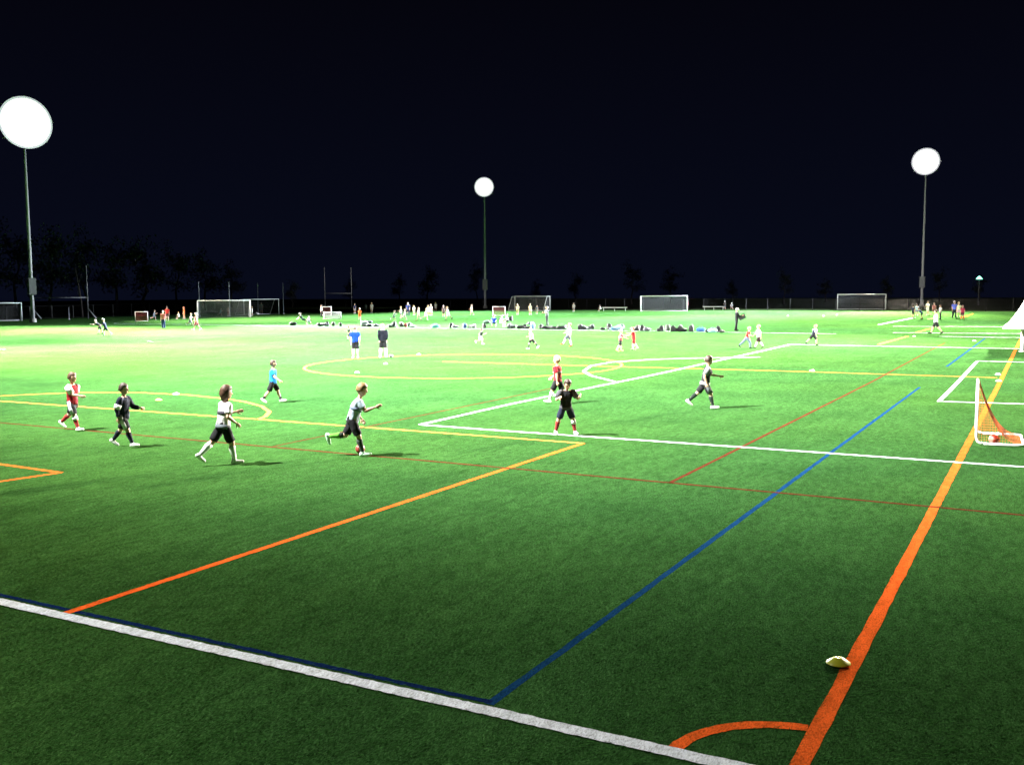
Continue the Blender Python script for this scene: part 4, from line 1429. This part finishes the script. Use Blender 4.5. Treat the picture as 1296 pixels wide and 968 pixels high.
# ------------------------------------------------------------------ the row of bags
def bag_meshes():
    out = []
    def rbox(w, dp, hh, sq=.5, bulge=.15, n=20, seed=0):
        mb = MB()
        rings = []
        for k in range(9):
            t = -1 + 2*k/8
            s = max(.12, (1-abs(t)**3.2))**.5
            r = []
            for i in range(n):
                a = 2*pi*i/n
                ca, sa = cos(a), sin(a)
                y = math.copysign(abs(ca)**sq, ca)*dp/2*s
                z = math.copysign(abs(sa)**sq, sa)*hh/2*s
                dd = 1 + .14*mnoise.noise((t*2+seed, y*5, z*5))
                r.append(Vector((t*w/2, y*dd, hh/2 + z*dd)))
            rings.append(r)
        mb.loft(rings)
        return mb
    # duffel
    b = rbox(.66, .34, .34, .8, seed=1).mesh('bag', True)
    s = MB(); s.tube([(-.14, -.1, .30), (-.12, -.06, .42), (0, -.04, .46), (.12, -.06, .42), (.14, -.1, .30)], .018, 6)
    p = rbox(.30, .08, .20, .6).mesh('x'); bpy.data.meshes.remove(p)
    k = MB(); k.box((0, -.165, .15), (.32, .04, .17))
    out.append((b, s.mesh('handle', True), k.mesh('pocket')))
    # backpack standing
    b = MB()
    rings = []
    for kk in range(9):
        t = kk/8
        w = .17*(1-max(0, t-.55)**2*2.2); dp = .13*(1-max(0, t-.5)**2*2.0)*(1-.1*(t < .1))
        rings.append([Vector((math.copysign(abs(cos(a))**.7, cos(a))*w, math.copysign(abs(sin(a))**.7, sin(a))*dp, .50*t)) for a in [2*pi*i/18 for i in range(18)]])
    b.loft(rings)
    s = MB(); s.tube([(-.04, .06, .46), (-.03, .08, .55), (.03, .08, .55), (.04, .06, .46)], .014, 6)
    for sx in (-1, 1):
        s.tube([(sx*.09, .10, .44), (sx*.11, .17, .28), (sx*.10, .12, .06)], .018, 6)
    k = MB(); k.box((0, -.135, .17), (.24, .06, .22))
    out.append((b.mesh('bag', True), s.mesh('strap', True), k.mesh('pocket')))
    # slumped sack
    b = rbox(.50, .42, .26, .9, seed=7).mesh('bag', True)
    s = MB(); s.tube([(.2, 0, .16), (.34, .03, .12), (.42, -.04, .03), (.5, .05, .02)], .014, 6)
    k = MB(); k.ell((-.05, -.02, .25), (.14, .12, .07), None, 12, 8)
    out.append((b, s.mesh('strap', True), k.mesh('flap', True)))
    return out
BM = bag_meshes()
PN = [('handle', 'pocket'), ('strap', 'pocket'), ('strap', 'flap')]
KN = ['duffel bag', 'backpack', 'slumped sack']
bk = (.008, .008, .010)
B = [(371, 412, 0, bk), (404, 413, 2, bk), (410.5, 413, 0, bk), (414, 412.7, 1, bk), (422, 412.7, 1, (.03, .025, .02)), (431, 413, 1, bk),
     (461, 411, 0, (.24, .27, .32)), (467, 409, 0, (.12, .14, .17)), (461, 413.5, 0, bk), (467.5, 413.5, 0, bk), (476, 413.5, 2, bk),
     (494, 414.4, 2, bk), (499, 414, 1, bk), (508, 414, 1, (.03, .02, .018)), (513.5, 414, 1, (.30, .03, .05)), (518.5, 414, 1, bk), (522, 414.4, 2, (.04, .05, .04)),
     (551, 415, 0, (.10, .36, .36)), (571, 415, 1, bk), (575.5, 415.2, 2, bk), (588, 415.3, 1, (.05, .08, .22)), (595, 415.3, 2, (.3, .3, .28)), (600, 415.3, 1, (.14, .14, .15)), (613, 415.4, 1, bk),
     (616, 410, 0, (.10, .16, .13)), (635, 406, 0, (.03, .03, .04)), (646.5, 406, 1, bk), (649, 415.6, 0, bk), (644.5, 415.7, 1, (.05, .05, .06)),
     (658, 416, 0, bk), (664, 415.8, 1, bk), (668, 416.2, 0, bk), (671, 411, 2, (.10, .11, .14)), (674, 415.8, 1, (.10, .18, .42)),
     (684.5, 416.3, 1, bk), (690, 416.5, 0, bk), (696, 416.5, 0, bk), (702.5, 416.8, 0, bk), (710, 417, 0, bk), (715, 416.6, 1, bk),
     (734, 417.2, 1, bk), (739, 417.2, 2, bk), (746, 416.8, 2, bk), (749.5, 416.6, 1, bk), (763, 417.6, 2, bk), (771, 417, 1, bk),
     (777, 418, 0, (.06, .14, .30)), (783, 418, 0, (.22, .38, .55)), (787, 417.6, 1, (.06, .09, .08)), (803, 418.5, 0, bk), (806.5, 418.3, 1, (.10, .05, .06)), (812.5, 418.8, 1, bk), (818.5, 419, 2, (.05, .05, .06)),
     (834, 419.3, 2, bk), (837, 419.2, 1, bk), (845, 418.4, 1, (.05, .06, .05)), (851.5, 419.5, 1, bk), (856, 419.5, 0, bk), (861, 419.5, 1, bk), (865.5, 419.6, 2, bk),
     (874.6, 419.7, 1, bk), (887, 419.8, 0, (.05, .15, .42)), (896, 420.4, 2, bk), (902, 420.8, 0, (.35, .62, .70)), (909, 420.3, 1, bk), (913.5, 420.8, 2, (.05, .05, .05))]
CN = {(.24, .27, .32): 'pale grey', (.10, .36, .36): 'teal', (.30, .03, .05): 'red', (.05, .08, .22): 'dark blue', (.10, .18, .42): 'mid blue',
      (.22, .38, .55): 'light blue', (.05, .15, .42): 'bright blue', (.35, .62, .70): 'pale turquoise'}
WORD = ['', 'next', 'second', 'third', 'fourth', 'fifth', 'sixth', 'seventh', 'eighth', 'ninth', 'tenth', 'eleventh', 'twelfth']
anchors = [i for i, b in enumerate(B) if b[3] in CN]
rb = random.Random(5)
for i, (px, py, k, col) in enumerate(B):
    mt = flat('bag_fabric', col, .7, .3, nscale=8, var=.25, bump=.3)
    o = link('bag', BM[k][0], mt)
    o.location = at(px, py)
    o.rotation_euler = (0, 0, facing(px) + rb.uniform(-.6, .6))
    s = rb.uniform(.92, 1.22)
    o.scale = (s*1.08, s, s*rb.uniform(.78, 1.0))
    if col in CN:
        lb = '%s %s in the row of bags along the far sideline' % (CN[col], KN[k])
    else:
        j = min(anchors, key=lambda q: (abs(q-i), q))
        side = 'right' if i > j else 'left'
        lb = 'dark %s, %s to the %s of the %s bag in the row' % (KN[k], WORD[abs(i-j)], side, CN[B[j][3]])
    tag(o, lb, 'bag', 'bags lying along the far sideline')
    dm = flat('bag_trim', tuple(x*.6 for x in col), .6, .3)
    link(PN[k][0], BM[k][1], dm, o)
    link(PN[k][1], BM[k][2], dm, o)
# white sack inside the sideways goal
o = link('bag', BM[2][0], flat('bag_fabric', (.75, .75, .75), .7)); o.location = at(325, 398.5); o.scale = (1.5, 1.5, 1.2)
tag(o, 'white sack lying in the mouth of the sideways goal', 'bag')
link('flap', BM[2][2], flat('bag_trim', (.6, .6, .6), .6), o)
# two dark scraps on the bright turf
for px, py, lb in [(189, 433, 'small dark glove lying on the bright turf at the left'), (2, 443, 'small dark glove lying at the left edge')]:
    mb = MB(); mb.ell((0, 0, .03), (.16, .08, .04), None, 12, 8)
    for k in range(4): mb.capsule((.12, -.05+.034*k, .03), (.27, -.07+.045*k, .02), .02, .017, 7)
    mb.capsule((.02, .06, .03), (.12, .14, .02), .02, .016, 7)
    o = mb.build('glove', M_BLACKV, None, True); o.location = at(px, py); o.rotation_euler = (0, 0, FACE_R)
    tag(o, lb, 'glove', 'dark gloves dropped on the turf')
